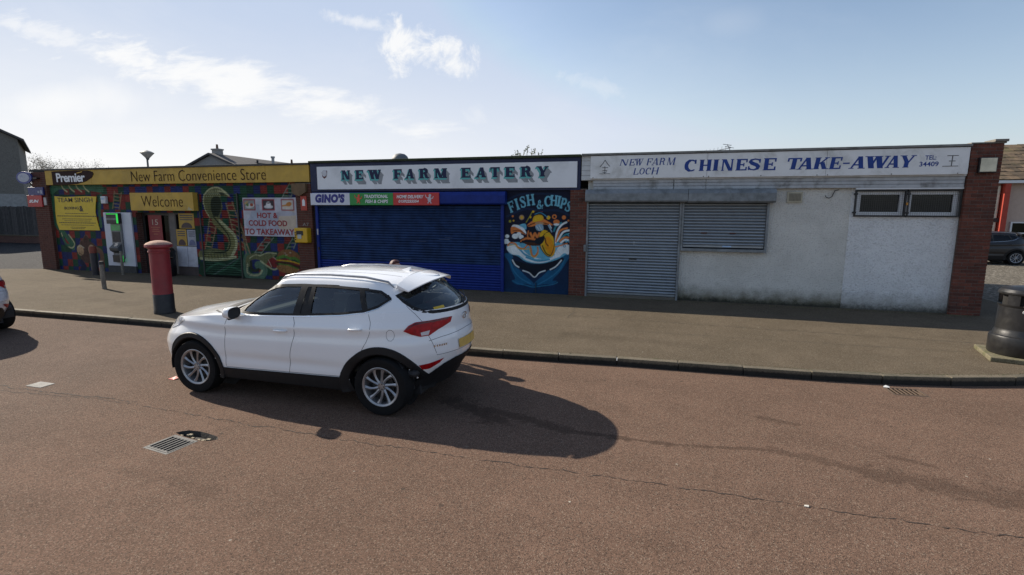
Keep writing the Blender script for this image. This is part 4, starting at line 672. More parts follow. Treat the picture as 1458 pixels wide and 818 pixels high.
# --- rendered takeaway walls
def roughcast(name,c,dirt,grain=.02):
    m=bpy.data.materials.new(name); m.use_nodes=True; t=NT(m.node_tree); MATS[name]=m; p=t.n('ShaderNodeNewGeometry').outputs['Position']; sp=t.n('ShaderNodeSeparateXYZ'); t.l(p,sp.inputs[0])
    n=t.noise(p,1.3,7,.7,.3); fi=t.noise(p,33,2,.6); cc=t.mix(t.ramp(n,.35,.7),c,tuple(x*.86 for x in c)); cc=t.mix(t.m('MULTIPLY',t.ramp(fi,.52,.66),.40),cc,tuple(x*.45 for x in c))
    low=t.ramp(t.m('ADD',sp.outputs[2],t.m('MULTIPLY',t.m('SUBTRACT',t.noise(p,3,7,.7),.5),.55)),.62,.10)
    cc=t.mix(t.m('MULTIPLY',low,dirt),cc,(.11,.10,.055)); low2=t.ramp(t.m('ADD',sp.outputs[2],t.m('MULTIPLY',t.m('SUBTRACT',t.noise(p,9,7,.8),.5),.4)),.30,.10); cc=t.mix(t.m('MULTIPLY',low2,min(1,dirt+.15)),cc,(.035,.035,.025))
    mp=t.n('ShaderNodeMapping'); mp.inputs['Scale'].default_value=(5,5,.35); t.l(p,mp.inputs[0]); st=t.noise(mp.outputs[0],1.2,5,.7); cc=t.mix(t.m('MULTIPLY',t.ramp(st,.58,.78),.22),cc,(.14,.13,.09))
    sk=t.ramp(t.noise(p,7,8,.8,.6),.66,.74); cc=t.mix(t.m('MULTIPLY',sk,.25),cc,(.12,.11,.1))
    b_=t.n('ShaderNodeBsdfPrincipled'); t.l(cc,b_.inputs['Base Color']); b_.inputs['Roughness'].default_value=.92
    bp=t.n('ShaderNodeBump'); bp.inputs['Strength'].default_value=.9; bp.inputs['Distance'].default_value=grain; t.l(fi,bp.inputs['Height']); t.l(bp.outputs[0],b_.inputs['Normal'])
    o=t.n('ShaderNodeOutputMaterial'); t.l(b_.outputs[0],o.inputs[0]); return m
RC1=roughcast('grey_roughcast',(.665,.655,.61),.92,.035); RC2=roughcast('white_painted_roughcast',(.78,.79,.79),.65,.045)
MB().box(.54,2.53,13.70,14.02,.10,1.40).box(2.53,4.25,13.70,14.02,.10,2.96).box(-1.84,2.53,13.72,14.02,2.62,3.2).build('front_wall',RC1,par)
MB().box(4.25,6.37,13.685,14.02,.10,2.285).box(4.25,4.32,13.70,14.02,2.285,2.96).box(6.34,6.37,13.69,14.02,2.285,2.96).build('front_wall',RC2,par)
MB().box(2.53,6.36,13.74,14.02,2.90,3.7).build('lintel',BW,par)
# --- caged windows
PVC=mat('white_pvc',(.62,.64,.66),.35,var=.04); BLK=mat('black_gloss_paint',(.010,.010,.012),.4); GL=glass_mat('window_glass',(.05,.055,.06),refl=.45)
def window(x0,x1,z0,z1,y):
    w=MB().box(x0,x1,y,y+.08,z0,z0+.075).box(x0,x1,y,y+.08,z1-.075,z1).box(x0,x0+.085,y,y+.08,z0+.075,z1-.075).box(x1-.085,x1,y,y+.08,z0+.075,z1-.075).build('window',PVC,par,bevel=.008)
    MB().box(x0+.08,x1-.08,y+.05,y+.058,z0+.07,z1-.07).build('pane',GL,w); MB().box(x0+.05,x1-.05,y+.2,y+.21,z0,z1).build('dark_backing',mat('dark_room',(.015,.017,.018),.9),w)  # near-black sheet behind the pane stands in for the unlit room
window(4.36,5.30,2.32,2.86,13.70); window(5.36,6.32,2.32,2.86,13.70)
MB().box(4.30,6.36,13.60,13.74,2.90,2.935).build('window_head',PVC,par,bevel=.004)
for x0,x1 in ((4.31,5.32),(5.345,6.35)):
    cg=MB().box(x0,x1,13.615,13.645,2.29,2.32).box(x0,x1,13.615,13.645,2.865,2.895).box(x0,x0+.03,13.615,13.645,2.32,2.865).box(x1-.03,x1,13.615,13.645,2.32,2.865).box(x0-.03,x0+.04,13.60,13.66,2.78,2.82).box(x0-.03,x0+.04,13.60,13.66,2.36,2.40).build('window_cage',BLK,par,bevel=.003)
    wr=MB()
    for i in range(1,24): x=x0+(x1-x0)*i/24; wr.box(x-.0012,x+.0012,13.628,13.632,2.32,2.865)
    for i in range(1,13): z=2.32+.545*i/13; wr.box(x0+.03,x1-.03,13.633,13.637,z-.0012,z+.0012)
    tag(wr.build('wire_mesh',mat('dark_wire',(.04,.04,.045),.6),cg),kind='stuff')
MB().box(5.31,5.345,13.59,13.62,2.55,2.61).build('padlock',mat('brass',(.45,.22,.05),.4,metal=.7),par)
# --- small things on the takeaway wall
t=thing('wall_vent',(3.06,13.70,2.6),'square beige ventilation grille high on the roughcast wall','vent')
MB().box(2.90,3.23,13.66,13.70,2.605,2.86).build('frame',mat('beige_plastic',(.40,.37,.28),.5),t,bevel=.006)
for i in range(9): MB().box(2.945+i*.029,2.962+i*.029,13.648,13.662,2.645,2.82).build('slat',mat('beige_plastic_dark',(.22,.20,.15),.6),t)
t=MB().tube([(3.98,13.69,2.90),(3.90,13.68,2.88),(3.86,13.66,2.80),(3.84,13.66,2.74),(3.78,13.65,2.71),(3.72,13.65,2.73),(3.70,13.65,2.77)],.010,6).build('loose_cable',mat('black_cable',(.03,.03,.03),.6),origin=(3.98,13.69,2.9)); tag(t,'short loose black cable hanging under the white cladding','cable')
t=thing('light_box',(6.66,13.54,3.22),'square cream light box on the right brick pier','wall light')
MB().box(6.51,6.83,13.47,13.548,3.235,3.555).build('housing',BLK,t,bevel=.006); MB().box(6.53,6.815,13.462,13.469,3.255,3.54).build('cover',mat('cream_plastic',(.66,.63,.48),.45,dirt=((.3,.28,.18),.5)),t,bevel=.004)
# --- cladding boards of the takeaway fascia
CLAD=mat('white_cladding_board',(.55,.57,.58),.5,var=.06,dirt=((.2,.2,.18),.6),dirtscale=2.2)
fz=MB().box(-2.0,6.365,13.60,13.74,3.17,3.79).build('fascia',mat('fascia_core',(.2,.2,.2),.8),par); cl=None
for i in range(5):
    o=MB().box(-2.005,6.36,13.575,13.60,3.175+i*.124,3.175+i*.124+.119).build('cladding_board',CLAD,fz,bevel=.006)
for i in range(3):
    for x0,x1 in ((-1.70,.30),(.315,1.06),(1.065,6.355)): MB().box(x0,x1,13.60-.012*(2-i)*0,13.64,2.935+i*.080,2.935+i*.080+.076).build('cladding_board',mat('grey_white_cladding',(.40,.42,.44),.5,var=.1,dirt=((.10,.10,.09),.75),dirtscale=2.6),fz,bevel=.010)
# ================================================= SIGNS
def board(root,x0,x1,z0,z1,yf,yb,m,name='panel',bevel=.004): return MB().box(x0,x1,yf,yb,z0,z1).build(name,m,root,bevel=bevel)
def letters(root,m,y,items,name='lettering'):
    for it in items: mb=MB(); put_text(mb,it[0],*it[1:5],y,**(it[5] if len(it)>5 else {})); o=mb.build(name,m,root)
    return o
YEL=mat('dirty_yellow_sign',(.52,.33,.05),.6,var=.10,scale=2,dirt=((.32,.21,.05),.5),dirtscale=1.3); BRN=mat('dark_brown_print',(.03,.012,.010),.7,spec=.2); WHT=mat('white_print',(.75,.76,.78),.45,var=.03)
t=thing('shop_sign',(-15.8,13.6,3.23),'long mustard yellow fascia sign with a brown oval at its left end','sign')
ys=13.59
XS=[-21.5993,-19.3293,-15.2057,-11.9346,-10.3288]
for a_,b_ in zip(XS[:-1],XS[1:]): board(t,a_+.004,b_-.004,3.2277,3.7382,ys,13.70,YEL)
MB().box(XS[0]-.01,XS[-1]+.01,13.56,13.70,3.7382+.002,3.7382+.03).build('top_trim',mat('dark_trim',(.05,.045,.04),.6),t)
ov=[(-21.42,3.715),(-20.9,3.725),(-20.2,3.735),(-19.65,3.73),(-19.40,3.68),(-19.36,3.60),(-19.46,3.48),(-19.75,3.35),(-20.2,3.26),(-20.7,3.235),(-21.42,3.235)]
MB().prism([(x*.99125,2.4+(z-2.4)*.99125) for x,z in ov],13.578,13.588).build('oval_panel',BRN,t)
letters(t,WHT,13.570,[('Premier',-21.0144,3.3219,-19.6069,3.6391,dict(weight=.028,space=.92))])
MB().prism([(-19.98,3.615),(-19.72,3.66),(-19.70,3.69),(-19.99,3.64)],13.569,13.573).build('swoosh',mat('gold_print',(.6,.35,.03),.4),t)
letters(t,BRN,13.580,[('New Farm Convenience Store',-17.4658,3.3070,-11.9148,3.6589,dict(space=1.02,weight=-.012))])
t=thing('welcome_sign',(-16,13.5,2.33),'yellow box sign over the store doorway','sign')
board(t,-17.5045,-14.7790,2.3292,2.9284,13.49,13.70,YEL,name='box'); letters(t,BRN,13.484,[('Welcome',-16.9988,2.4610,-15.2050,2.8211,dict(weight=-.012))])
MB().box(-15.09,-15.08,13.483,13.487,2.36,2.50).prism([(-15.05,2.35),(-14.80,2.35),(-14.98,2.46)],13.483,13.487).build('torn_patch',mat('torn_pale',(.45,.38,.2),.6),t)
# boxing club board
t=thing('notice_board',(-20.4,13.7,1.6),'bright yellow notice board with wavy sides on the left of the painted wall','sign')
MB().prism([(-21.40,2.83),(-20.9,2.80),(-19.8,2.825),(-19.33,2.81),(-19.42,2.5),(-19.46,2.25),(-19.42,1.95),(-19.34,1.61),(-21.36,1.60),(-21.45,1.85),(-21.46,2.2),(-21.43,2.5)],13.685,13.70).build('board',mat('bright_yellow_board',(.62,.44,.02),.5,var=.05),t)
letters(t,mat('black_print',(.03,.025,.02),.5),13.680,[('TEAM SINGH',-21.27,2.61,-19.53,2.775,dict(weight=.005)),('BOXING',-20.96,2.35,-20.25,2.45,dict(weight=.02)),('&',-20.22,2.28,-20.02,2.48,dict(weight=.03))])
mb=MB(); random.seed(2)
for i,(w,z) in enumerate([(.55,2.20),(.95,2.10),(.72,2.0),(.62,1.93),(.9,1.855),(.8,1.78),(.35,1.70),(.3,1.65)]):
    x=-20.42-w
    while x<-20.42+w: l_=random.uniform(.03,.09); mb.box(x,x+l_,13.681,13.684,z,z+(.028 if i in (1,4) else .018)); x+=l_+.022
mb.build('small_print',MATS['black_print'],t)
# hot food board
CH=Canvas(-13.05,-10.9,1.5,2.8,.012); CH.a[:]=(.50,.50,.56)
for q in [((.40,.42,.50),[(-12.9,1.9),(-12.2,2.4),(-11.5,2.2),(-11.3,1.7),(-12.0,1.55)]),((.36,.40,.48),[(-12.7,2.1),(-12.5,2.5),(-12.3,2.5),(-12.4,2.1)]),((.55,.47,.38),[(-11.6,1.8),(-11.5,2.3),(-11.0,2.35),(-11.0,1.8)]),((.42,.43,.5),[(-11.9,2.2),(-11.4,2.35),(-11.0,2.3),(-11.0,2.2)])]: CH.poly(q[0],CH.smooth(q[1],True,4))
for x0,x1,bg in [(-12.92,-12.455,(.25,.27,.27)),(-12.195,-11.715,(.05,.04,.05)),(-11.47,-10.985,(.55,.53,.5))]:
    CH.poly((.30,.03,.04),[(x0,2.352),(x1,2.352),(x1,2.71),(x0,2.71)]); CH.poly(bg,[(x0+.035,2.385),(x1-.035,2.385),(x1-.035,2.675),(x0+.035,2.675)])
CH.ell((.6,.6,.58),-12.66,2.50,.17,.07,10); CH.ell((.30,.06,.03),-12.60,2.53,.07,.05); CH.ell((.12,.2,.04),-12.76,2.53,.05,.05); CH.ell((.5,.35,.15),-12.80,2.6,.09,.03,30)
CH.ell((.6,.6,.62),-11.95,2.47,.17,.055); CH.ell((.7,.7,.7),-11.95,2.54,.09,.09); CH.ell((.08,.03,.02),-11.95,2.59,.07,.02)
CH.ell((.48,.20,.05),-11.18,2.55,.11,.07,15); CH.stroke((.48,.22,.06),.05,[(-11.25,2.52),(-11.42,2.50)]); CH.stroke((.6,.5,.35),.03,[(-11.35,2.45),(-11.1,2.44)])
t=thing('food_board',(-12,13.68,1.53),'pale food board with three framed pictures above dark red lettering','sign')
bd=painted(-12.9426,-10.9101,1.535,2.755,13.655,attr_mat('board_print',.45),name='print',canvas=CH,parent=t); MB().box(-12.9426,-10.9101,13.657,13.70,1.535,2.755).build('board',mat('pale_board',(.5,.5,.55),.5),t)
letters(t,mat('dark_red_print',(.25,.012,.02),.5),13.65,[('HOT &',-12.41,2.11,-11.62,2.285,dict(weight=.03)),('COLD FOOD',-12.76,1.86,-11.28,2.045,dict(weight=.03)),('TO TAKEAWAY',-12.92,1.58,-11.03,1.775,dict(weight=.03))])
# eatery fascia
NAVY=mat('navy_paint',(.005,.012,.055),.55,var=.1)
t=thing('fascia_sign',(-6.2,13.6,2.95),'white shop sign framed in navy with shaded slab serif lettering and a cup emblem','sign')
MB().box(-10.28,-2.03,13.585,13.72,2.93,3.772).build('frame',NAVY,t,bevel=.006)
board(t,-10.0217,-2.1150,2.9930,3.6641,13.55,13.584,mat('white_sign_face',(.74,.76,.79),.4,var=.03,scale=2,dirt=((.42,.44,.46),.35),dirtscale=1.5),name='face')
L_=[('N',-9.28,-8.97),('E',-8.80,-8.53),('W',-8.375,-7.94),('F',-7.53,-7.26),('A',-7.15,-6.865),('R',-6.71,-6.385),('M',-6.235,-5.83),('E',-5.415,-5.13),('A',-4.985,-4.67),('T',-4.555,-4.27),('E',-4.13,-3.85),('R',-3.685,-3.36),('Y',-3.24,-2.91)]
k_=0.9883
LN=mat('navy_print',(.004,.010,.055),.6); LT=mat('turquoise_print',(.10,.42,.42),.5,var=.05); LG=mat('grey_print',(.24,.26,.28),.5)
for i,(ch,x0,x1) in enumerate(L_):
    x0*=k_;x1*=k_; z0=2.4+(3.285-2.4)*k_+ .0018*(x0+9); z1=z0+.272
    EK=dict(T=.30,h=.15,sf=.12); m1=MB(); put_slab(m1,ch,x0,z0,x1,z1,13.545,**EK); lo=m1.build('letter',LN,t)
    P,W=slab(ch,**EK)
    def ext(dx,dz,x0=x0,x1=x1,z0=z0,z1=z1,P=P,W=W,n=5):
        Q=[]
        for p in P:
            q=[(x0+(x1-x0)*u/W,z0+(z1-z0)*v) for u,v in p]
            for j in range(n+1): Q.append([(u+dx*j/n,v+dz*j/n) for u,v in q])
        return union_polys(Q,1e-4)
    v,f=ext(-.040,-.045); MB().add([(a[0],13.547,a[1]) for a in v],[tuple(q) for q in f]).build('letter_block',LT,lo)
    v,f=ext(.115,-.125); MB().add([(a[0]-.03,13.549,a[1]-.02) for a in v],[tuple(q) for q in f]).build('letter_shadow',LG,lo)
MB().prism([(-9.77+.0,3.31),(-9.70,3.35),(-9.66,3.50),(-9.67,3.55),(-9.85,3.50),(-9.83,3.37)],13.543,13.549).build('cup_emblem',mat('brown_cup',(.12,.03,.03),.5),t)
MB().prism(arcp(-9.755,3.47,.085,.10,0,330,12),13.539,13.543).build('emblem_disc',mat('pale_emblem',(.55,.56,.6),.5),t)
# projecting strip sign
t=thing('strip_sign',(-8.0,13.4,2.53),'narrow strip sign of white, green and red panels over the blue shutter','sign')
ps=[(-10.42,-9.03,mat('white_panel',(.62,.64,.72),.4,var=.03)),(-9.03,-7.57,mat('green_panel',(.02,.26,.05),.4,var=.05)),(-7.57,-6.10,mat('red_panel',(.52,.03,.03),.4,var=.05))]
for a_,b_,m_ in ps: board(t,a_*0.9781+.002,b_*0.9781-.002,2.5252,2.8793,13.41,13.438,m_)
letters(t,mat('royal_blue_print',(.015,.02,.20),.4),13.405,[("GINO'S",-10.0198,2.5907,-9.0016,2.8548,dict(weight=.075,shear=.12,space=1.12))])
letters(t,WHT,13.4045,[('TRADITIONAL',-8.3433,2.7277,-7.5609,2.8255,dict(weight=.03,shear=.2)),('FISH & CHIPS',-8.3140,2.5858,-7.5609,2.6837,dict(weight=.03,shear=.2)),('HOME DELIVERY',-7.2870,2.7179,-6.4360,2.8128,dict(weight=.03,shear=.2)),('01592255554',-7.2283,2.5956,-6.5925,2.6778,dict(weight=.03,shear=.2))])
CP=[('red',(-8.73,2.72)),('wht',(-6.40,2.72))]
for nm,(x,z) in CP:
    x*=.9781; mb=MB(); mb.prism(arcp(x,z-.03,.055,.075,0,340,12),13.400,13.406); mb.prism(arcp(x+.02,z+.075,.04,.045,0,340,10),13.399,13.405)
    mb.prism(strip([(x-.04,z),(x-.10,z+.03),(x-.12,z+.10)],[.03,.022,.02]),13.400,13.4055); mb.prism(strip([(x+.04,z),(x+.10,z+.0),(x+.12,z+.06)],[.03,.022,.02]),13.401,13.4058); mb.prism(strip([(x-.02,z-.09),(x-.05,z-.14)],.03),13.400,13.4056); mb.prism(strip([(x+.03,z-.09),(x+.05,z-.145)],.03),13.401,13.4052)
    mb.build('motif',mat('red_motif',(.65,.08,.04),.4) if nm=='red' else mat('pale_motif',(.55,.5,.55),.5),t)
# takeaway sign board
SW=mat('weathered_white_sign',(.74,.75,.75),.5,var=.05,scale=2,dirt=((.36,.36,.33),.55),dirtscale=1.8); BLU=mat('blue_sign_letter',(.005,.040,.24),.6)
t=thing('takeaway_sign',(2.3,13.5,3.2),'long weathered white fascia sign with blue calligraphic lettering over the grey shutters','sign')
k_=0.9854
XS=[x*k_ for x in (-1.796,1.076,3.68,6.435)]
for a_,b_ in zip(XS[:-1],XS[1:]): board(t,a_+.003,b_-.003,3.2100,3.7796,13.51,13.574,SW)
sc=MB()
for x in (-1.72,-.2,1.0,1.12,2.3,3.5,3.72,5.0,6.25): sc.lathe([(.0,-.006),(.012,-.006),(.012,0)],(x*k_,13.509,2.4+.845*k_),8,'y')
sc.build('screws',mat('dark_screw',(.08,.07,.06),.5),t)
mb=MB()
def wordz(L,slant=0,**kw):
    for ch,x0,z0,x1,z1 in L: q=MB(); put_slab(q,ch,x0*k_,2.4+(z0-2.4)*k_,x1*k_,2.4+(z1-2.4)*k_,13.506,slant,**kw); q.build('letter',BLU,t)
CK=dict(T=.27,h=.11,sf=.06,ex=.05)
wordz([('C',.55,3.368,.842,3.658),('H',.879,3.378,1.185,3.650),('I',1.20,3.38,1.345,3.648),('N',1.386,3.374,1.687,3.649),('E',1.721,3.375,1.98,3.648),('S',1.99,3.372,2.288,3.652),('E',2.327,3.371,2.612,3.653)],.05,**CK)
wordz([('T',2.841,3.380,3.152,3.645),('A',3.075,3.376,3.42,3.645),('K',3.411,3.378,3.74,3.644),('E',3.739,3.374,3.984,3.644),('-',4.01,3.376,4.157,3.64),('A',4.152,3.376,4.48,3.649),('W',4.43,3.379,4.93,3.649),('A',4.869,3.382,5.148,3.649),('Y',5.12,3.384,5.431,3.65)],.12,**CK)
SK=dict(T=.17,h=.07,sf=.05,ex=.02)
wordz([('N',-1.04,3.542,-.83,3.700),('E',-.80,3.542,-.66,3.703),('W',-.66,3.542,-.46,3.707),('F',-.37,3.540,-.24,3.710),('A',-.24,3.540,-.07,3.712),('R',-.06,3.538,.09,3.714),('M',.125,3.537,.325,3.718),('L',-.69,3.312,-.56,3.475),('O',-.545,3.310,-.41,3.480),('C',-.395,3.310,-.26,3.482),('H',-.245,3.310,-.07,3.484)],.2,**SK)
letters(t,BLU,13.505,[('TEL:',5.5282,3.5283,5.7351,3.6219,dict(weight=.015)),('34409',5.4345,3.3854,5.7893,3.4889,dict(weight=.015))])
SYM=mat('black_symbol',(.02,.02,.025),.5)
def stk(P,w,y=13.5045): MB().prism(strip([(x*k_,2.4+(z-2.4)*k_) for x,z in P],w),y,y+.003).build('symbol_stroke',SYM,t)
stk([(-1.55,3.52),(-1.47,3.61),(-1.42,3.69)],.014); stk([(-1.42,3.69),(-1.36,3.60),(-1.295,3.53)],.014,13.5035)
stk([(-1.49,3.50),(-1.34,3.50)],.012); stk([(-1.48,3.43),(-1.36,3.43)],.012); stk([(-1.42,3.53),(-1.42,3.345)],.012,13.503); stk([(-1.56,3.345),(-1.285,3.345)],.010,13.502); stk([(-1.48,3.395),(-1.42,3.36),(-1.37,3.40)],.010,13.5025)
stk([(6.02,3.625),(6.23,3.625)],.012); stk([(6.06,3.51),(6.18,3.51)],.012); stk([(5.95,3.40),(6.24,3.40)],.012); stk([(6.12,3.625),(6.115,3.40)],.013,13.503)
# small signs on the piers
t=thing('emergency_sign',(-10.6,13.58,2.35),'small red safety sign on the brick pier above the yellow box','sign')
board(t,-10.68,-10.46,2.36,2.80,13.575,13.598,mat('red_sign',(.42,.05,.03),.5)); MB().prism([(-10.62,2.5),(-10.52,2.5),(-10.52,2.66),(-10.57,2.72),(-10.62,2.66)],13.570,13.574).build('symbol',WHT,t)
t=MB().prism([(-10.93,3.18),(-10.42,3.18),(-10.42,2.92),(-10.66,2.80),(-10.84,2.84),(-10.93,2.92)],13.50,13.598).build('wooden_shield',mat('brown_board',(.14,.085,.04),.7,var=.2),origin=(-10.7,13.55,2.8)); tag(t,'brown wooden shield board under the yellow fascia on the brick pier','board')
t=thing('defibrillator_box',(-10.58,13.6,1.35),'yellow defibrillator cabinet on the brick pier beside the blue shutter','cabinet')
MB().box(-10.83,-10.36,13.38,13.598,1.37,1.83).build('cabinet',mat('safety_yellow',(.62,.36,.01),.4,var=.05),t,bevel=.03)
MB().box(-10.74,-10.50,13.372,13.379,1.60,1.74).build('panel',BLK,t); MB().box(-10.70,-10.56,13.366,13.371,1.50,1.63).build('keypad',mat('grey_pad',(.4,.42,.4),.5),t); mb=MB()
for i in range(4): mb.box(-10.80,-10.765,13.373,13.379,1.45+.07*i,1.49+.07*i)
mb.build('symbol',BLK,t)
letters(t,mat('faint_chalk',(.3,.27,.25),.8),13.590,[('A7',-10.66,1.88,-10.44,1.98)],'chalk_mark')
t=thing('alarm_box',(-18.9,13.68,2.55),'small white alarm box on the painted wall above the cash machine','alarm box')
MB().box(-19.03,-18.80,13.60,13.70,2.56,2.82).build('cover',mat('white_plastic',(.6,.6,.62),.4,var=.03),t,bevel=.02); MB().box(-18.98,-18.86,13.594,13.60,2.70,2.77).build('label',mat('pale_blue_label',(.3,.45,.6),.5),t)
# projecting signs on the left end
t=thing('oval_sign',(-22.6,13.5,3.35),'oval blue and white sign projecting past the left end of the roof','sign'); el=arcp(-22.52,3.50,.40,.225,0,345,23); el2=arcp(-22.52,3.50,.30,.16,0,345,23)
MB().prism(el,13.47,13.52).build('panel',mat('blue_enamel',(.02,.04,.22),.4),t,bevel=.004); MB().prism(el2,13.462,13.469).build('face',mat('grey_white_face',(.42,.45,.52),.5,dirt=((.1,.13,.3),.7),dirtscale=6),t); MB().box(-22.15,-21.9,13.49,13.6,3.45,3.5).build('bracket',BLK,t)
t=thing('blue_sign',(-22.1,13.5,2.9),'small navy blue sign below the oval one at the left end','sign'); board(t,-22.50,-21.72,2.865,3.15,13.54,13.59,mat('blue_enamel2',(.015,.025,.15),.4)); MB().box(-21.86,-21.76,13.532,13.539,2.92,3.05).box(-22.0,-21.9,13.532,13.539,2.94,3.02).build('symbol',mat('faded_white',(.3,.32,.4),.5),t)
t=thing('newspaper_sign',(-22.2,13.5,2.4),'bright red sign with slanted white lettering at the left end','sign'); board(t,-22.58,-21.83,2.44,2.86,13.53,13.57,mat('red_enamel',(.40,.015,.02),.4)); letters(t,WHT,13.524,[('SUN',-22.50,2.59,-21.98,2.70,dict(weight=.05,shear=.35))]); board(t,-21.80,-21.68,2.50,2.78,13.565,13.598,mat('pale_tab',(.45,.43,.42),.5),name='tab')
# --- cash machine
t=thing('cash_machine',(-18.43,13.7,.3),'cash machine with green lit edges in a tall white panel','cash machine')
board(t,-19.08,-17.785,.36,2.255,13.67,13.79,mat('white_metal_panel',(.55,.57,.64),.4,var=.04),bevel=.006)
DG=mat('dark_grey_plastic',(.07,.075,.08),.45)
MB().box(-18.70,-18.22,13.60,13.668,.62,1.92).build('fascia',mat('mid_grey_plastic',(.16,.165,.17),.45),t,bevel=.02)
MB().box(-18.80,-18.22,13.55,13.668,1.86,2.235).build('header',BLK,t,bevel=.015); MB().box(-18.30,-18.235,13.535,13.552,1.88,2.22).box(-18.30,-18.25,13.552,13.60,.52,.74).box(-18.76,-18.30,13.545,13.553,2.19,2.215).build('green_light',emis('green_led',(.06,.8,.12),.42),t)
MB().box(-18.78,-18.33,13.545,13.552,1.99,2.06).build('text_strip',mat('grey_strip',(.15,.16,.16),.5),t)
MB().box(-18.68,-18.24,13.59,13.602,1.62,1.83).build('green_panel',mat('green_reflector',(.10,.36,.12),.4,var=.2),t); MB().box(-18.64,-18.28,13.592,13.602,1.22,1.58).build('screen',mat('screen_dark',(.035,.04,.05),.15),t)
MB().add([(-18.66,13.60,1.16),(-18.26,13.60,1.16),(-18.26,13.44,1.02),(-18.66,13.44,1.02),(-18.66,13.60,.82),(-18.26,13.60,.82),(-18.26,13.46,.92),(-18.66,13.46,.92)],[(0,1,2,3),(3,2,6,7),(7,6,5,4),(0,3,7,4),(1,5,6,2),(0,4,5,1)]).build('keypad_shelf',DG,t,bevel=.01)
MB().prism([(-18.56,.98),(-18.30,1.12),(-18.28,1.22),(-18.42,1.18)],13.50,13.505).build('pin_shield',mat('shiny_grey',(.45,.48,.52),.25,metal=.6),t)
MB().box(-18.70,-18.28,13.56,13.668,.50,.76).build('lower_box',BLK,t,bevel=.015)
MB().box(-19.10,-17.77,13.66,13.79,.12,.355).build('plinth',mat('dark_plinth',(.05,.05,.05),.8),t)
# --- store doorway and window
DR=mat('dark_door_frame',(.025,.022,.022),.5)
d=MB().box(-17.60,-17.50,13.93,14.0,.13,2.262).box(-16.42,-16.30,13.93,14.0,.13,2.262).box(-17.50,-16.42,13.93,14.0,2.16,2.262).box(-17.50,-16.42,13.93,14.0,.13,.32).box(-17.50,-16.42,13.93,14.0,1.05,1.12).build('door',DR,par,bevel=.004)
MB().box(-17.50,-16.42,13.96,13.97,.32,2.16).build('pane',GL,d)
t=thing('door_poster',(-17.0,13.9,1.28),'red poster with white figures behind the store door','poster'); MB().box(-17.30,-16.70,13.905,13.92,1.27,2.17).build('sheet',mat('red_poster',(.24,.02,.025),.5),t)
letters(t,mat('poster_pale',(.5,.42,.36),.5),13.90,[('15',-17.12,1.83,-16.86,2.02)]); mb=MB()
for w,z in ((.2,1.74),(.14,1.67),(.17,1.60),(.1,1.5)): mb.box(-17.0-w,-17.0+w,13.901,13.904,z,z+.018)
mb.build('small_print',mat('poster_orange',(.45,.16,.08),.5),t)
MB().box(-16.30,-15.98,13.86,14.0,.13,2.262).build('door_post',mat('grey_alu_post',(.10,.095,.095),.5,metal=.3),par,bevel=.006)
w_=MB().box(-15.98,-15.05,13.80,13.90,1.12,1.17).box(-15.98,-15.05,13.80,13.90,2.20,2.262).box(-15.98,-15.93,13.80,13.90,1.17,2.20).box(-15.10,-15.05,13.80,13.90,1.17,2.20).build('window',DR,par); MB().box(-15.93,-15.10,13.86,13.868,1.17,2.20).build('pane',GL,w_)
MB().box(-15.98,-15.53,13.78,13.90,.42,1.115).box(-15.51,-15.05,13.78,13.90,.42,1.115).build('white_panel',mat('grey_white_panel',(.48,.49,.55),.5,dirt=((.3,.3,.32),.5)),par,bevel=.006); MB().box(-15.98,-15.05,13.79,13.92,.12,.42).build('stall_riser',mat('dark_riser',(.08,.06,.055),.9),par)
def poster(x0,x1,z0,z1,c,c2,label):
    t=thing('window_poster',((x0+x1)/2,13.78,z0),label,'poster','posters in the store window'); MB().box(x0,x1,13.775,13.785,z0,z1).build('sheet',mat('poster_'+str(int(x0*100)),c,.5),t)
    MB().prism(arcp((x0+x1)/2,z0+.02,(x1-x0)*.36,(z1-z0)*.36,0,180,10),13.770,13.774).build('print',mat('posterp_'+str(int(x0*100)),c2,.5),t); mb=MB()
    for i in range(3): mb.box(x0+.06,x1-.06,13.771,13.774,z1-.09-i*.07,z1-.055-i*.07)
    mb.build('small_print',mat('posters_'+str(int(x0*100)),tuple(min(1,v*.45+.05) for v in c2),.5),t)
poster(-15.78,-15.12,1.73,2.24,(.40,.25,.03),(.05,.03,.03),'wide yellow poster at the top of the store window')
poster(-15.94,-15.50,1.14,1.70,(.42,.25,.03),(.05,.02,.02),'yellow poster at lower left of the store window'); poster(-15.47,-15.08,1.14,1.69,(.28,.30,.34),(.10,.12,.22),'blue grey poster at lower right of the store window')
# ================================================= ROOF THINGS
t=thing('roof_dome',(-9.05,17.0,3.8),'grey domed roof cap above the white framed sign','roof dome'); MB().lathe([(.31,0),(.31,.33),(.30,.40),(.25,.50),(.16,.57),(.0,.60)],(-9.05,17.0,3.8),24).build('cap',mat('grey_fibre_cap',(.13,.14,.15),.6),t,smooth=50); MB().lathe([(.34,0),(.34,.06),(.31,.07)],(-9.05,17.0,3.8),24).build('collar',ROOF,t)
t=thing('roof_hatch',(4.55,17.2,3.8),'low flat grey roof hatch above the takeaway sign','roof hatch'); MB().box(4.12,4.98,16.8,17.6,3.8,4.12).build('box',mat('hatch_side',(.12,.12,.12),.8),t); MB().box(4.06,5.04,16.7,17.7,4.12,4.19).build('lid',mat('hatch_lid',(.22,.23,.24),.6),t,bevel=.01)
t=thing('aerial',(1.95,16.8,3.8),'tilted old television aerial on the takeaway roof','aerial'); AL=mat('aerial_metal',(.25,.25,.25),.5,metal=.5)
MB().tube([(2.0,16.8,3.8),(1.95,16.8,4.15),(1.84,16.8,4.36)],.012,6).build('mast',AL,t); mb=MB(); mb.tube([(1.20,16.75,4.12),(1.95,16.8,4.26)],.010,6)
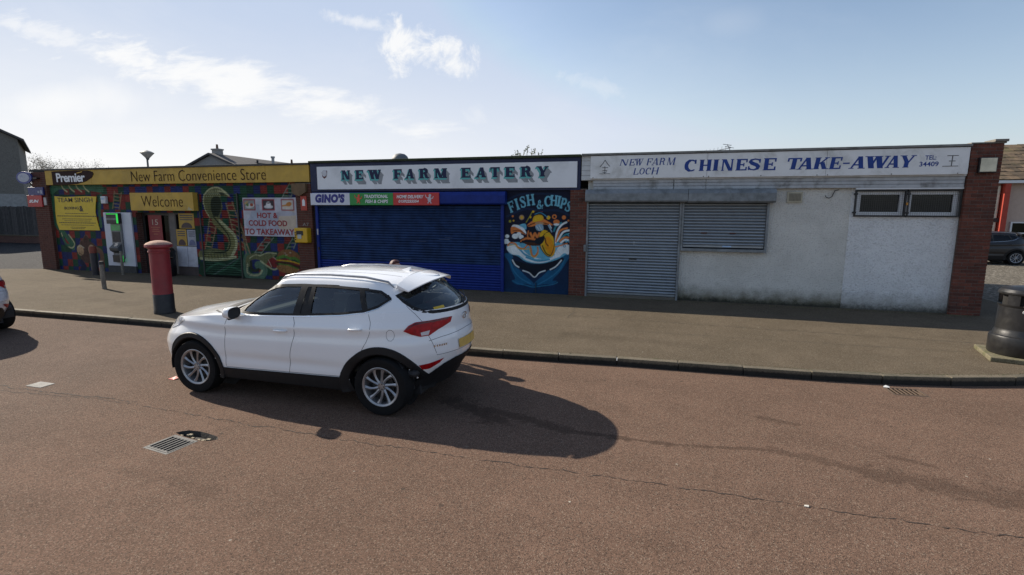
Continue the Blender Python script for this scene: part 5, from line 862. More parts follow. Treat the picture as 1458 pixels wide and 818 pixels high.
for i in range(7): x=1.25+i*.11; z=4.13+i*.021; mb.tube([(x-.02,16.65,z-.06),(x+.02,16.9,z+.10)],.006,5)
mb.tube([(1.72,16.8,4.37),(1.96,16.8,4.33)],.008,5); mb.tube([(1.78,16.8,4.30),(2.03,16.8,4.25)],.008,5); mb.build('antenna_rods',AL,t)
LF=mat('leaf_green',(.05,.085,.02),.7,var=.4,scale=20); LP=mat('leaf_pale',(.14,.13,.07),.7,var=.3)
t=thing('roof_weed',(-3.6,14.2,3.84),'straggly flowering weed growing on the mossy roof edge','plant'); mb=MB(); mf=MB(); random.seed(21)
for i in range(16):
    x=random.uniform(-4.15,-3.15); y=random.uniform(13.8,14.4); h=random.uniform(.08,.34)*(1.1 if x>-3.7 else .8); dx=random.uniform(-.08,.12); mb.tube([(x,y,3.84),(x+dx*.5,y,3.84+h*.6),(x+dx,y,3.84+h)],.004,4)
    for j in range(10):
        f=random.uniform(.3,1.05); a=random.uniform(0,6.28); s=random.uniform(.012,.028); c=Vector((x+dx*f,y,3.84+h*f)); (mf if j%2 else mb).add([c,c+Vector((math.cos(a)*s*2,math.sin(a)*s,s)),c+Vector((math.cos(a+.8)*s,math.sin(a+.8)*s,s*1.6))],[(0,1,2)])
mb.build('stems',LF,t); mf.build('flower_heads',LP,t)
# ================================================= CARS
ZT=[.15,.3,.45,.6,.8,.95,1.05,1.15,1.25,1.35,1.45,1.52,1.58,1.66]
ST=[.86,.91,.935,.945,.945,.932,.912,.88,.84,.79,.735,.69,.635,.55]
zz_=np.linspace(.15,1.66,300); ss_=np.interp(zz_,ZT,ST); kk=np.exp(-.5*(np.arange(-14,15)/6)**2); kk/=kk.sum(); ss_=np.convolve(np.pad(ss_,14,'edge'),kk,'valid')
def smooth_tab(xs,ys,s=.06):
    X=np.linspace(xs[0],xs[-1],240); Y=np.interp(X,xs,ys); w=int(s/((xs[-1]-xs[0])/240))+1; k=np.exp(-.5*(np.arange(-3*w,3*w+1)/w)**2); k/=k.sum(); ext=np.pad(Y,3*w,'reflect',reflect_type='odd'); return X,np.convolve(ext,k,'valid')
T_ZT=smooth_tab([-2.4,-1.2,-.3,.6,1.0,1.5,1.9,2.4],[1.235,1.215,1.125,1.085,1.065,1.01,.94,.84],.12)
T_ZC=smooth_tab([-2.4,.8,1.05,1.5,2.0,2.4],[1.16,1.16,1.14,1.07,.97,.88],.10)
T_ZE=smooth_tab([-2.4,-1.9,-1.6,-1.0,-.5,0,.3,.6,1.1],[1.41,1.48,1.512,1.545,1.556,1.543,1.495,1.415,1.25],.08)
T_ZR=smooth_tab([-2.4,-1.9,-1.6,-1.0,-.5,0,.3,.6,1.1],[1.50,1.57,1.605,1.632,1.634,1.615,1.57,1.48,1.30],.08)
def tb(T,x): return float(np.interp(x,T[0],T[1]))
def fplan(xi,n,m): return max(0,1-abs(xi)**n)**(1/m)
def contour(nf,mf,nr,mr):
    us=[0,.08,.16,.24,.32,.40,.48,.55,.62,.68,.74,.80]
    F=[(1-u**mf)**(1/nf) for u in us]; Rr=[(1-u**mr)**(1/nr) for u in us]
    k=int(F[-1]/.014); mid=list(np.linspace(F[-1],-Rr[-1],2*k)[1:-1])
    X=F+mid+[-r for r in Rr[::-1]]
    Y=[fplan(x,nf,mf) if x>0 else fplan(x,nr,mr) for x in X]; Y[0]=0; Y[-1]=0
    return X,Y
def car_shell():
    V=[];Fc=[]
    def grid(rows):
        k=len(V); n=len(rows[0]); 
        for r in rows: V.extend(r)
        for i in range(len(rows)-1):
            for j in range(n): Fc.append((k+i*n+j,k+i*n+(j+1)%n,k+(i+1)*n+(j+1)%n,k+(i+1)*n+j))
    def loopify(X,Y): return list(zip(X,Y))+[(x,-y) for x,y in list(zip(X,Y))[-2:0:-1]]
    zn=[.15,.35,.5,.7,.85,.95,1.15]; xf=[2.20,2.27,2.30,2.31,2.27,2.20,2.05]
    zr=[.15,.35,.5,.65,.8,.9,1.05,1.15]; xr=[1.98,2.12,2.26,2.33,2.31,2.27,2.25,2.22]
    X,Y=contour(5,2.2,5,2.0); L=loopify(X,Y); rows=[]
    nv=30
    for i in range(nv+1):
        v=i/nv; z0=.22+.93*v; a=np.interp(z0,zn,xf); b=np.interp(z0,zr,xr); row=[]
        for xi,yf in L:
            x=xi*a if xi>0 else xi*b; zt=tb(T_ZT,x); zb=.26+.0*max(0,(-x-1.85)/.45); z=zb+(zt-zb)*v; w=float(np.interp(z,zz_,ss_)); s=math.copysign(1,yf)
            zl=.955+(-x+.8)*.035 if x<.9 else .955; e=.014*math.exp(-((z-zl)/.035)**2)-.018*math.exp(-((z-.545)/.055)**2)*math.exp(-(x/1.0)**4)-.010*math.exp(-((z-zl+.10)/.06)**2)
            row.append((x,yf*w+(e*s if abs(yf)>.75 else 0),z))
        rows.append(row)
    for c in (.985,.95,.88,.78,.64,.48,.3,.12,0):
        row=[]
        for (xi,yf),p in zip(L,rows[nv]):
            x=p[0]; zt=p[2]; zc=tb(T_ZC,x); row.append((x-(.012*(1-c) if x>2 else 0),p[1]*c,zt+(max(zc,zt-.02)-zt)*(1-c**2.2)))
        rows.append(row)
    grid(rows)
    nl=len(Fc)
    X,Y=contour(4.2,2.2,5,2.0); L=loopify(X,Y); rows=[]; ng=22
    for i in range(-2,ng+1):
        w=i/ng; row=[]
        for xi,yf in L:
            fz=1.12+.42*max(w,0); a=np.interp(w,[-.1,0,.25,.5,.75,1],[1.12,1.06,.86,.66,.46,.28]); b=np.interp(fz,[1.05,1.2,1.3,1.4,1.5,1.6],[2.24,2.20,2.09,1.97,1.86,1.79]) if w>0 else 2.22-.0*w
            x=xi*a if xi>0 else xi*b; zt=tb(T_ZT,x)-.012; ze=tb(T_ZE,min(x,.28)); z=zt+(ze-zt)*w; sw=float(np.interp(z,zz_,ss_)); row.append((x,yf*(sw-.004),z))
        rows.append(row)
    top=rows[-1]
    for c in (.985,.955,.9,.8,.66,.5,.33,.16,0):
        rows.append([(p[0],p[1]*c,tb(T_ZE,min(p[0],.28))+(tb(T_ZR,min(p[0],.28))-tb(T_ZE,min(p[0],.28)))*(1-c**2.4)) for p in top])
    grid(rows)
    return V,Fc,nl
V_,F_,NL_=car_shell()
BV=bvhtree.BVHTree.FromPolygons([Vector(v) for v in V_],F_)
def inpoly(p,pl):
    c=False; j=len(pl)-1
    for i in range(len(pl)):
        if (pl[i][1]>p[1])!=(pl[j][1]>p[1]) and p[0]<(pl[j][0]-pl[i][0])*(p[1]-pl[i][1])/(pl[j][1]-pl[i][1])+pl[i][0]: c=not c
        j=i
    return c
def cast(o,d,off):
    h=BV.ray_cast(Vector(o),Vector(d).normalized())
    if h[0] is None:
        h=BV.find_nearest(Vector(o)+Vector(d).normalized()*1.2)
    n=h[1]; n=n if n.dot(Vector(d))<0 else -n
    return h[0]+n*off
def side(off,s=1): return lambda u,v: cast((u,3*s,v),(0,-s,0),off)
def cyl(cx,off,sg,s=1):   # u = angle about a vertical axis; sg -1 rear, +1 front
    return lambda u,v: cast((cx+sg*math.cos(u)*3,math.sin(u)*3*s,v),(-sg*math.cos(u),-math.sin(u)*s,0),off)
def c2(cx,sg,pts): return [(math.atan2(y,sg*(x-cx)),z) for x,y,z in pts]
def top(off): return lambda u,v: cast((u,v,3),(0,0,-1),off)
DLO=[(.80,1.095),(.3,1.105),(-.3,1.132),(-.8,1.17),(-1.14,1.215),(-1.32,1.265),(-1.46,1.345),(-1.475,1.365),(-1.45,1.385),(-1.30,1.452),(-1.0,1.478),(-.6,1.492),(-.2,1.492),(.10,1.476),(.25,1.448),(.42,1.378),(.6,1.275),(.74,1.165)]
PF=[(.62,1.125),(-.16,1.15),(-.185,1.458),(.02,1.450),(.17,1.428),(.36,1.365),(.50,1.27),(.60,1.17)]
PM=[(-.255,1.155),(-.335,1.158),(-.335,1.462),(-.275,1.461)]
PR=[(-.405,1.165),(-.8,1.195),(-1.10,1.235),(-1.03,1.35),(-.99,1.448),(-.7,1.462),(-.39,1.465)]
PQ=[(-1.165,1.25),(-1.30,1.29),(-1.42,1.357),(-1.43,1.367),(-1.29,1.425),(-1.06,1.452)]
RWO=[(-1.58,.74,1.40),(-1.70,.74,1.325),(-1.84,.72,1.25),(-1.98,.66,1.205),(-2.07,.55,1.185),(-2.14,.36,1.18),(-2.17,.15,1.178)]
RWT=[(-1.92,.2,1.555),(-1.88,.36,1.54),(-1.80,.52,1.49),(-1.68,.65,1.44)]
RCX=-.9
rw_o=c2(RCX,-1,RWO); rw_t=c2(RCX,-1,RWT); RW=[(a,z) for a,z in rw_o]+[(-a,z) for a,z in rw_o[::-1]]+[(-a,z) for a,z in rw_t[::-1]][::-1][::-1]
RW=rw_o+[(-a,z) for a,z in rw_o[::-1]]+[(-a,z) for a,z in rw_t[::-1]]+rw_t
def shrink(pl,d):
    P=[Vector(p) for p in pl]; A=sum(P[i].x*P[(i+1)%len(P)].y-P[(i+1)%len(P)].x*P[i].y for i in range(len(P))); s=1 if A>0 else -1; out=[]
    for i in range(len(P)):
        a,b,c=P[i-1],P[i],P[(i+1)%len(P)]; e1=(b-a).normalized(); e2=(c-b).normalized(); n=(Vector((-e1.y,e1.x))+Vector((-e2.y,e2.x))); n=n.normalized() if n.length>1e-6 else Vector((-e1.y,e1.x)); out.append(tuple(b+n*d*s))
    return out
RWG=shrink(RW,.038)
WS=[(1.04,.60,1.13),(1.06,.3,1.13),(1.06,-.3,1.13),(1.04,-.60,1.13),(.90,-.78,1.13),(.66,-.66,1.27),(.45,-.55,1.41),(.38,-.3,1.49),(.38,.3,1.49),(.45,.55,1.41),(.66,.66,1.27),(.90,.78,1.13)]
dW=Vector((-.62,0,-.78)).normalized(); eW=Vector((-dW.z,0,dW.x)).normalized()
if eW.z<0: eW=-eW
def wsp(off): return lambda u,v: cast(Vector((0,u,0))+eW*v-dW*3+Vector((.6,0,1.3))-eW*eW.dot(Vector((.6,0,1.3))),dW,off)
WS2=[(p[1],Vector(p).dot(eW)) for p in WS]; WSG=shrink(WS2,.045)
def patch(name,m,parent,poly,pr,holes=(),step=.05,smooth=50):
    v,f=cdt(poly,holes,step); mb=MB(); mb.v=[tuple(pr(p[0],p[1])) for p in v]; mb.f=list(f); return mb.build(name,m,parent,local=True,smooth=smooth)
def seam(mb,pts,pr,w=.005,closed=False,step=.04):
    P=[Vector(p) for p in pts]; Q=resample(P,step)+[P[-1]]; k=len(mb.v); 
    for i,p in enumerate(Q):
        t=(Q[min(i+1,len(Q)-1)]-Q[max(i-1,0)]); t=t.normalized() if t.length>1e-9 else Vector((1,0)); n=Vector((-t.y,t.x))*w/2; a=pr(*(p+n)); b=pr(*(p-n)); mb.v+= [tuple(a),tuple(b)]
    for i in range(len(Q)-1): mb.f.append((k+2*i,k+2*i+1,k+2*i+3,k+2*i+2))
TYRE=mat('tyre_rubber',(.009,.009,.0095),.85,spec=.2,var=.1,bump=.2); CLADC=mat('black_plastic_cladding',(.012,.012,.013),.6,var=.1,spec=.3); ALLOY=mat('silver_alloy',(.36,.36,.37),.38,metal=.7,var=.06); DARKW=mat('brake_dark',(.02,.02,.02),.6)
CARGLASS=glass_mat('car_glass',(.62,.70,.70)); FARGLASS=glass_mat('far_car_glass',(.04,.045,.05),refl=.5); DARKGLASS=glass_mat('privacy_glass',(.30,.35,.36)); SEAM=mat('shut_line',(.02,.022,.026),.8); CHROME=mat('chrome',(.7,.72,.74),.15,metal=1,var=.03)
SEAT=mat('grey_seat_cloth',(.07,.072,.078),.85); TRIMI=mat('cabin_plastic',(.02,.02,.022),.7)
def wheel(parent,x,y,s):
    w=MB().lathe([(.236,-.095),(.30,-.112),(.335,-.105),(.349,-.07),(.351,0),(.349,.07),(.335,.105),(.30,.112),(.236,.095),(.236,-.095)],(0,0,0),40,'y')
    hub=MB().lathe([(.0,.075),(.045,.072),(.055,.05),(.052,.0)],(0,0,0),20,'y').build('wheel',ALLOY,parent,local=True,smooth=40); hub.location=(x,y*s,.35); hub.rotation_euler=(0,random.uniform(0,6),0 if s>0 else math.pi)
    w.build('tyre',TYRE,hub,local=True,smooth=35)
    r=MB().lathe([(.236,-.09),(.215,-.07),(.205,.06),(.212,.088),(.232,.098),(.24,.095),(.236,.085)],(0,0,0),40,'y')
    for k in range(10):
        a=k*2*math.pi/10; sw=.30 if k%2 else .12; P=[]
        for i in range(7):
            t=i/6; rr=.04+.18*t; an=a+sw*t**1.3-(.10 if k%2 else -.02); P.append((rr*math.cos(an),rr*math.sin(an)))
        wd=[.040,.034,.030,.030,.034,.042,.052]; st=strip(P,wd); n=len(P)
        kf=len(r.v)
        for i in range(n):
            dep=.066+.018*i/(n-1)
            for px,pz,dy in ((st[i][0],st[i][1],-.012),(P[i][0],P[i][1],0),(st[2*n-1-i][0],st[2*n-1-i][1],-.012),(P[i][0],P[i][1],-.035)): r.v.append((px,dep+dy,pz))
        for i in range(n-1):
            for j in range(4): r.f.append((kf+4*i+j,kf+4*i+(j+1)%4,kf+4*(i+1)+(j+1)%4,kf+4*(i+1)+j))
    r.build('rim',ALLOY,hub,local=True,smooth=30)
    MB().lathe([(0,.02),(.14,.02),(.145,.0),(.2,-.01),(.22,-.03)],(0,0,0),24,'y').build('brake_disc',DARKW,hub,local=True)
    nb=MB()
    for k in range(5):
        a=k*2*math.pi/5+.3; nb.lathe([(0,.076),(.008,.074),(.009,.06)],(.034*math.cos(a),.0,.034*math.sin(a)),8,'y')
    nb.build('wheel_nuts',DARKW,hub,local=True)
    return hub
def gx(x): return -1.33+(x+1.39)*.805 if x<-1.39 else -1.0+(x+1.0)*.846 if x<-1.0 else (1.39+(x-1.39)*1.13 if x>1.39 else x)
def make_car(loc,rz,paint,label,scale=(1,1,1),red=(.34,.004,.007),plate=True,details=True,group=None,bend=True):
    gx=globals()['gx'] if bend else (lambda x:x)
    t=thing('parked_car',loc,label,'car',group); t.rotation_euler=(0,0,rz); t.scale=scale
    # shell: keep faces that are neither glass nor wheel opening
    CARGLASS,DARKGLASS=(globals()['CARGLASS'],globals()['DARKGLASS']) if details else (FARGLASS,FARGLASS)
    keep=[]
    for i,f in enumerate(F_):
        c=sum((Vector(V_[k]) for k in f),Vector())/4; g=i>=NL_
        if not g:
            if abs(c.y)>.45 and (math.hypot(c.x-1.39,c.z-.35)<.405 or math.hypot((c.x+1.39)*.846,c.z-.35)<.405): continue
            if c.z>1.0 and -1.55<c.x<.92 and abs(c.y)<.72: continue
        if abs(c.y)>.5 and inpoly((c.x,c.z),DLO): continue
        if g:
            if c.x<RCX and inpoly((math.atan2(c.y,-(c.x-RCX)),c.z),shrink(RW,.012)) and c.z<1.55: continue
            if c.x>.15 and inpoly((c.y,c.dot(eW)),shrink(WS2,.012)) : continue
        keep.append(f)
    mb=MB(); mb.v=list(V_); mb.f=keep; body=mb.build('body',paint,t,local=True,smooth=38)
    P=lambda *a,**k: patch(*a,**k)
    MB().box(-1.85,1.8,-.62,.62,.2,.42).box(-.92,.92,-.84,.84,.24,.40).box(-.9,1.2,-.80,.80,.40,.5).build('underbody',TRIMI,t,local=True)
    for s in (1,-1):
        P('window_frame',CLADC if details else SEAM,t,DLO,side(.004,s),holes=(PF,PM,PR,PQ),step=.05)
        for nm,pl,gm in (('front_side_window',PF,CARGLASS),('rear_side_window',PR,DARKGLASS),('quarter_window',PQ,DARKGLASS)): P(nm,gm,t,pl,side(-.006,s),step=.08)
        P('pillar_trim',CLADC,t,PM,side(-.001,s),step=.08)
        mb=MB(); seam(mb,[(.78,1.088),(.3,1.098),(-.3,1.124),(-.8,1.161),(-1.14,1.206),(-1.32,1.256),(-1.47,1.345)],side(.006,s),.009); mb.build('waist_strip',CHROME,t,local=True)
        for cx,r1 in ((1.39,.462),(-1.39,.482)):
            mb=MB(); n=34
            for i in range(n+1):
                a=R(-14+208*i/n); k=1+.05*abs(math.cos(a))**4; kx=1 if (cx>0 or not bend) else 1/.846; pts=[]
                for rr,dy in ((r1,.004),(r1-.008,.016),(.40,.014),(.385,.0),(.385,-.10)):
                    x=cx+rr*math.cos(a)*k*kx; z=max(.35+rr*math.sin(a),.24); yb=cast((x,3*s,max(z,.3)),(0,-s,0),0)
                    pts.append((x,yb.y+s*dy,z))
                mb.v+=pts
            for i in range(n):
                for j in range(4): mb.f.append((5*i+j,5*i+j+1,5*(i+1)+j+1,5*(i+1)+j))
            mb.build('arch_cladding',CLADC,t,local=True,smooth=40)
            mb=MB().lathe([(.40,.50*s),(.40,.86*s)],(cx,0,.35),24,'y',R(-10),R(190)); mb.lathe([(0,.50*s),(.41,.50*s)],(cx,0,.35),24,'y'); mb.build('wheel_well',TRIMI,t,local=True)
            wheel(t,gx(cx),.815,s)
        P('sill_cladding',CLADC,t,[(.99,.262),(.95,.385),(.90,.40),(-.88,.435),(-.93,.42),(-.99,.262)],side(.008,s),step=.08)
        mb=MB(); sp_=side(.0015,s)
        for L in ([(.80,1.085),(.825,.95),(.84,.75),(.86,.42)],[(-.17,1.118),(-.205,1.03),(-.20,.90),(-.14,.70),(-.10,.42)],[(-1.19,1.215),(-1.25,1.10),(-1.255,1.0),(-1.20,.88),(-1.12,.76)],[(.86,.41),(-.9,.443)],[(.80,1.085),(1.2,1.075)],[(-1.70,.97),(-1.74,.85),(-1.80,.72)] if 0 else [(-1.1,.44),(-1.0,.44)]): seam(mb,L,sp_)
        seam(mb,[(-1.54+.058*math.cos(q),.965+.068*math.sin(q)) for q in np.linspace(0,2*math.pi,20)],sp_,.004)
        mb.build('shut_lines',SEAM,t,local=True)
        for hx,hz in ((.01,.945),(-1.03,1.015)):
            p0=cast((hx+.09,3*s,hz-.003),(0,-s,0),.022); p1=cast((hx-.11,3*s,hz+.003),(0,-s,0),.022)
            h=MB().tube([p0-Vector((0,s*.02,0)),p0.lerp(p1,.12),p0.lerp(p1,.5)+Vector((0,s*.006,0)),p0.lerp(p1,.88),p1-Vector((0,s*.02,0))],[.007,.012,.013,.012,.007],8).build('door_handle',paint,t,local=True,smooth=50)
        # mirror
        mb=MB(); n=16
        for xx,sc in ((.735,.12),(.73,.45),(.712,.75),(.685,.93),(.65,1.0),(.615,1.0),(.598,.96)):
            for j in range(n):
                b=2*math.pi*j/n; cy,sy=math.cos(b),math.sin(b); mb.v.append((xx,s*(1.0+.105*sc*math.copysign(abs(cy)**.7,cy)),1.135+.075*sc*math.copysign(abs(sy)**.75,sy)*(1 if sy>0 else .9)))
        mb.f=[(i*n+j,i*n+(j+1)%n,(i+1)*n+(j+1)%n,(i+1)*n+j) for i in range(6) for j in range(n)]; mr=mb.build('door_mirror',paint,t,local=True,smooth=60)
        g=MB(); g.v=[(.600,s*(1.0+.098*math.copysign(abs(math.cos(q))**.7,math.cos(q))),1.135+.068*math.copysign(abs(math.sin(q))**.75,math.sin(q))) for q in np.linspace(0,2*math.pi,17)[:-1]]; g.f=[tuple(range(16))]; g.build('mirror_glass',TRIMI,mr,local=True)
        MB().tube([(.70,s*.84,1.085),(.68,s*.93,1.075),(.66,s*1.03,1.07)],[.035,.032,.024],10).build('mirror_base',CLADC,mr,local=True,smooth=60)
        # lamps
        lamp=c2(-1.2,-1,[(-1.76,.87,1.015),(-1.83,.84,1.07),(-1.92,.79,1.105),(-2.02,.71,1.11),(-2.20,.44,1.12),(-2.23,.30,1.115),(-2.225,.34,1.055),(-2.15,.55,.995),(-2.06,.66,.94),(-1.97,.75,.935),(-1.87,.82,.965)])
        TL=P('tail_lamp',mat('red_lamp_lens',red,.4,var=.25,scale=20,spec=.3),t,lamp,cyl(-1.2,.008,-1,s),step=.06)
        P('reversing_lens',mat('clear_lamp_lens',(.55,.50,.50),.15,var=.1),TL,c2(-1.2,-1,[(-1.98,.75,.985),(-2.07,.65,1.0),(-2.055,.67,.95),(-1.985,.745,.948)]),cyl(-1.2,.012,-1,s),step=.06)
        P('lamp_edge',mat('dark_red_lens',(.10,.004,.006),.15),TL,c2(-1.2,-1,[(-1.78,.86,1.02),(-1.83,.84,1.055),(-1.92,.79,1.095),(-2.02,.71,1.105),(-2.22,.36,1.117),(-2.22,.38,1.10),(-2.02,.71,1.085),(-1.90,.80,1.07)]),cyl(-1.2,.011,-1,s),step=.06)
        P('rear_reflector',MATS['red_lamp_lens'],t,c2(-1.2,-1,[(-1.95,.78,.60),(-2.07,.69,.61),(-2.20,.50,.645),(-2.18,.56,.595),(-2.09,.68,.54),(-2.0,.75,.54)]),cyl(-1.2,.008,-1,s),step=.06)
        hl=c2(1.2,1,[(1.56,.88,.955),(1.64,.86,.98),(1.80,.81,.965),(1.98,.70,.93),(2.14,.52,.90),(2.18,.46,.83),(2.05,.64,.79),(1.87,.77,.80),(1.72,.85,.87)])
        HL=P('headlamp',mat('headlamp_chrome',(.60,.62,.66),.15,metal=.5,var=.35,scale=22),t,hl,cyl(1.2,.006,1,s),step=.06)
        P('lamp_surround',TRIMI,HL,c2(1.2,1,[(1.90,.76,.90),(2.02,.68,.90),(2.13,.53,.88),(2.13,.52,.855),(2.02,.67,.83),(1.88,.78,.85)]),cyl(1.2,.009,1,s),step=.06)
        mb=MB().tube([cast((x,.60*s,3),(0,0,-1),0)+Vector((0,0,o_)) for x,o_ in ((.22,.0),(.14,.022),(0,.034),(-.5,.036),(-1.0,.034),(-1.36,.024),(-1.46,.0))],[.008,.014,.015,.015,.015,.014,.008],8); mb.build('roof_rail',mat('satin_silver',(.35,.36,.38),.35,metal=.7),t,local=True,smooth=50)
    # glass front and rear
    P('windscreen_edge',CLADC,t,WS2,wsp(.003),holes=(WSG,),step=.07); P('windscreen',CARGLASS,t,WSG,wsp(-.004),step=.12)
    P('rear_window_edge',CLADC,t,RW,cyl(RCX,.003,-1),holes=(RWG,),step=.07); rwg=P('rear_window',DARKGLASS,t,RWG,cyl(RCX,-.005,-1),step=.08)
    # rear lower bumper, front lower bumper and grille
    rb=[(-1.73,.86,.262),(-1.80,.86,.395),(-1.90,.81,.395),(-2.02,.74,.41),(-2.12,.66,.48),(-2.22,.50,.57),(-2.28,.30,.61)]; r_o=c2(-1.2,-1,rb); r_b=c2(-1.2,-1,[(-2.28,.30,.272),(-2.2,.52,.270),(-2.05,.72,.267),(-1.9,.81,.265)])
    P('rear_bumper',CLADC,t,r_o+[(-a,z) for a,z in r_o[::-1]]+[(-a,z) for a,z in r_b[::-1]]+r_b,cyl(-1.2,.010,-1),step=.06)
    fb=c2(1.2,1,[(1.84,.80,.27),(1.84,.80,.32),(2.0,.70,.325),(2.2,.40,.34)]); P('front_bumper_lip',CLADC,t,fb+[(-a,z) for a,z in fb[::-1]],cyl(1.2,.004,1),step=.06)
    gr=c2(1.2,1,[(2.25,.40,.55),(2.2,.45,.86)]); g=P('grille',mat('grille_black',(.015,.015,.016),.35),t,[gr[0],gr[1],(-gr[1][0],gr[1][1]),(-gr[0][0],gr[0][1])],cyl(1.2,.008,1),step=.06)
    mb=MB()
    for z in (.62,.69,.76,.82): seam(mb,[(gr[0][0]*.95,z),(-gr[0][0]*.95,z)],cyl(1.2,.016,1),.022)
    mb.build('grille_bars',CHROME,g,local=True)
    mb=MB(); rc=cyl(-1.2,.0015,-1); q=c2(-1.2,-1,[(-1.75,.76,1.29),(-1.90,.74,1.19),(-2.02,.70,1.08),(-2.05,.68,.96),(-2.10,.64,.84),(-2.14,.60,.70)]); seam(mb,q,rc); seam(mb,[(-a,z) for a,z in q],rc); seam(mb,[q[-1],(-q[-1][0],q[-1][1])],rc); pq=c2(-1.2,-1,[(-2.06,.68,.88),(-2.16,.52,.905)]); seam(mb,pq+[(0,.93)],rc); seam(mb,[(-a,z) for a,z in pq]+[(0,.93)],rc)
    tr=top(.0015)
    for s in (1,-1): seam(mb,[(-1.50,.0),(-1.50,s*.35),(-1.49,s*.60)],tr,.006)
    hd=top(.002)
    for s in (1,-1): seam(mb,[(.98,.80*s),(1.3,.80*s),(1.7,.74*s),(2.0,.56*s)],hd,.006)
    mb.build('shut_lines',SEAM,t,local=True)
    mb=MB()
    for y in (-.36,-.18,.18,.36): seam(mb,[(.15,y),(-.6,y),(-1.42,y)],tr,.012)
    mb.build('roof_ribs',mat('roof_rib_shade',(.50,.51,.53),.35) if details else paint,t,local=True)
    # plate, emblem, badge, wiper, sticker
    if plate:
        P('number_plate',mat('yellow_plate',(.62,.40,.10),.4,var=.12,scale=14),t,[(-.255,.715),(.255,.715),(.255,.825),(-.255,.825)],lambda u,v: cast((-4,u,v),(1,0,0),.016),step=.05)
        p=cast((-4,0,1.08),(1,0,0),.0); em=MB()
        for r_ in (.055,): em.tube([(p.x-.01,r_*math.cos(a)*1.25,1.08+r_*.72*math.sin(a)) for a in np.linspace(0,2*math.pi,20)],.006,6); 
        em.tube([(p.x-.012,.025,1.05),(p.x-.012,.035,1.11)],.006,6); em.tube([(p.x-.012,-.035,1.05),(p.x-.012,-.025,1.11)],.006,6); em.tube([(p.x-.012,.03,1.075),(p.x-.012,-.03,1.085)],.005,6); em.build('emblem',CHROME,t,local=True,smooth=50)
        bd=MB(); 
        for i in range(6): 
            y=.60-.028*i; p=cast((-4,y,.81),(1,0,0),.004); bd.box(p.x-.004,p.x+.01,y-.010,y+.010,.80,.823)
        bd.build('badge',CHROME,t,local=True)
        P('sticker',mat('yellow_sticker',(.62,.42,.03),.5),rwg,[(a,z) for a,z in c2(RCX,-1,[(-2.05,.52,1.255),(-2.10,.36,1.265),(-2.12,.36,1.235),(-2.08,.52,1.222)])],cyl(RCX,.0,-1),step=.06)
        MB().tube([cast((-4,.0,1.23),(1,0,0),.03),cast((-4,-.2,1.27),(1,0,0),.03),cast((-4,-.42,1.29),(1,0,0),.03)],.010,6).build('rear_wiper',TRIMI,t,local=True)
    # spoiler
    mb=MB(); ny=15; nx=6; k=0
    for layer in (0,1):
        for i in range(nx):
            for j in range(ny):
                y=-.63+1.26*j/(ny-1); q=abs(y)/.63; xe=-1.90+.20*q**2.2; x0=-1.52; u=i/(nx-1); x=x0+(xe-x0)*u
                zt=tb(T_ZE,x0)+(tb(T_ZR,x0)-tb(T_ZE,x0))*(1-q**2.4)+.004; z=zt-.055*u-.01*u*q**3; z-=layer*(.012+.03*(1-u)); mb.v.append((x,y,z))
    N=nx*ny
    for L in (0,1):
        for i in range(nx-1):
            for j in range(ny-1): a=L*N+i*ny+j; mb.f.append((a,a+1,a+ny+1,a+ny))
    for j in range(ny-1): a=(nx-1)*ny+j; mb.f.append((a,a+1,a+1+N,a+N)); mb.f.append((j,j+N,j+1+N,j+1))
    for i in range(nx-1):
        for e in (0,ny-1): a=i*ny+e; mb.f.append((a,a+ny,a+ny+N,a+N))
    mb.build('roof_spoiler',paint,t,local=True,smooth=40)
    if details:
        fz=tb(T_ZR,-1.28); MB().add([(-1.16,0,fz-.005),(-1.34,.035,fz-.01),(-1.34,-.035,fz-.01),(-1.31,0,fz+.04),(-1.35,0,fz+.045)],[(0,1,3),(0,3,2),(1,4,3),(2,3,4),(1,2,4)]).build('aerial_fin',paint,t,local=True)
        P('cowl',CLADC,t,[(1.17,.30),(1.17,-.30),(1.12,-.66),(.98,-.80),(.90,-.82),(.98,-.68),(1.04,-.3),(1.04,.3),(.98,.68),(.90,.82),(.98,.80),(1.12,.66)],top(.006),step=.08)
    # cabin
    def seat(x,y,wd=.24):
        b=MB().box(x-.22,x+.26,y-wd,y+wd,.55,.72).add([(x-.20,y-wd,.66),(x-.10,y-wd,.66),(x-.33,y-wd*.8,1.22),(x-.40,y-wd*.8,1.20),(x-.20,y+wd,.66),(x-.10,y+wd,.66),(x-.33,y+wd*.8,1.22),(x-.40,y+wd*.8,1.20)],[(0,1,2,3),(4,5,6,7),(0,4,5,1),(1,5,6,2),(2,6,7,3),(3,7,4,0)]).build('seat',SEAT,t,local=True,bevel=.04)
        MB().box(x-.42,x-.34,y-.12,y+.12,1.25,1.42).build('headrest',SEAT,b,local=True,bevel=.03)
    seat(.10,.38); seat(.10,-.38); seat(-.85,.34,.30); seat(-.85,-.34,.30)
    MB().box(.55,1.0,-.76,.76,.75,1.06).box(-1.9,.9,-.80,.80,.45,.55).box(-1.9,-1.3,-.72,.72,.55,.95).build('dashboard',TRIMI,t,local=True,bevel=.05)
    sw=MB().tube([(.46+.03*math.sin(a),-.38+.18*math.cos(a),1.06+.17*math.sin(a)) for a in np.linspace(0,2*math.pi,25)],.016,8).box(.46,.50,-.42,-.34,1.03,1.09).tube([(.48,-.55,1.06),(.48,-.21,1.06)],.014,6).build('steering_wheel',TRIMI,t,local=True,smooth=50)
    for ch in [c for c in t.children if c.name.split('.')[0]!='wheel']:
        for q in [ch]+list(ch.children):
            if q.type=='MESH' and not q.data.get('bent'):
                for v in q.data.vertices: v.co.x=gx(v.co.x)
                q.data['bent']=1
    return t
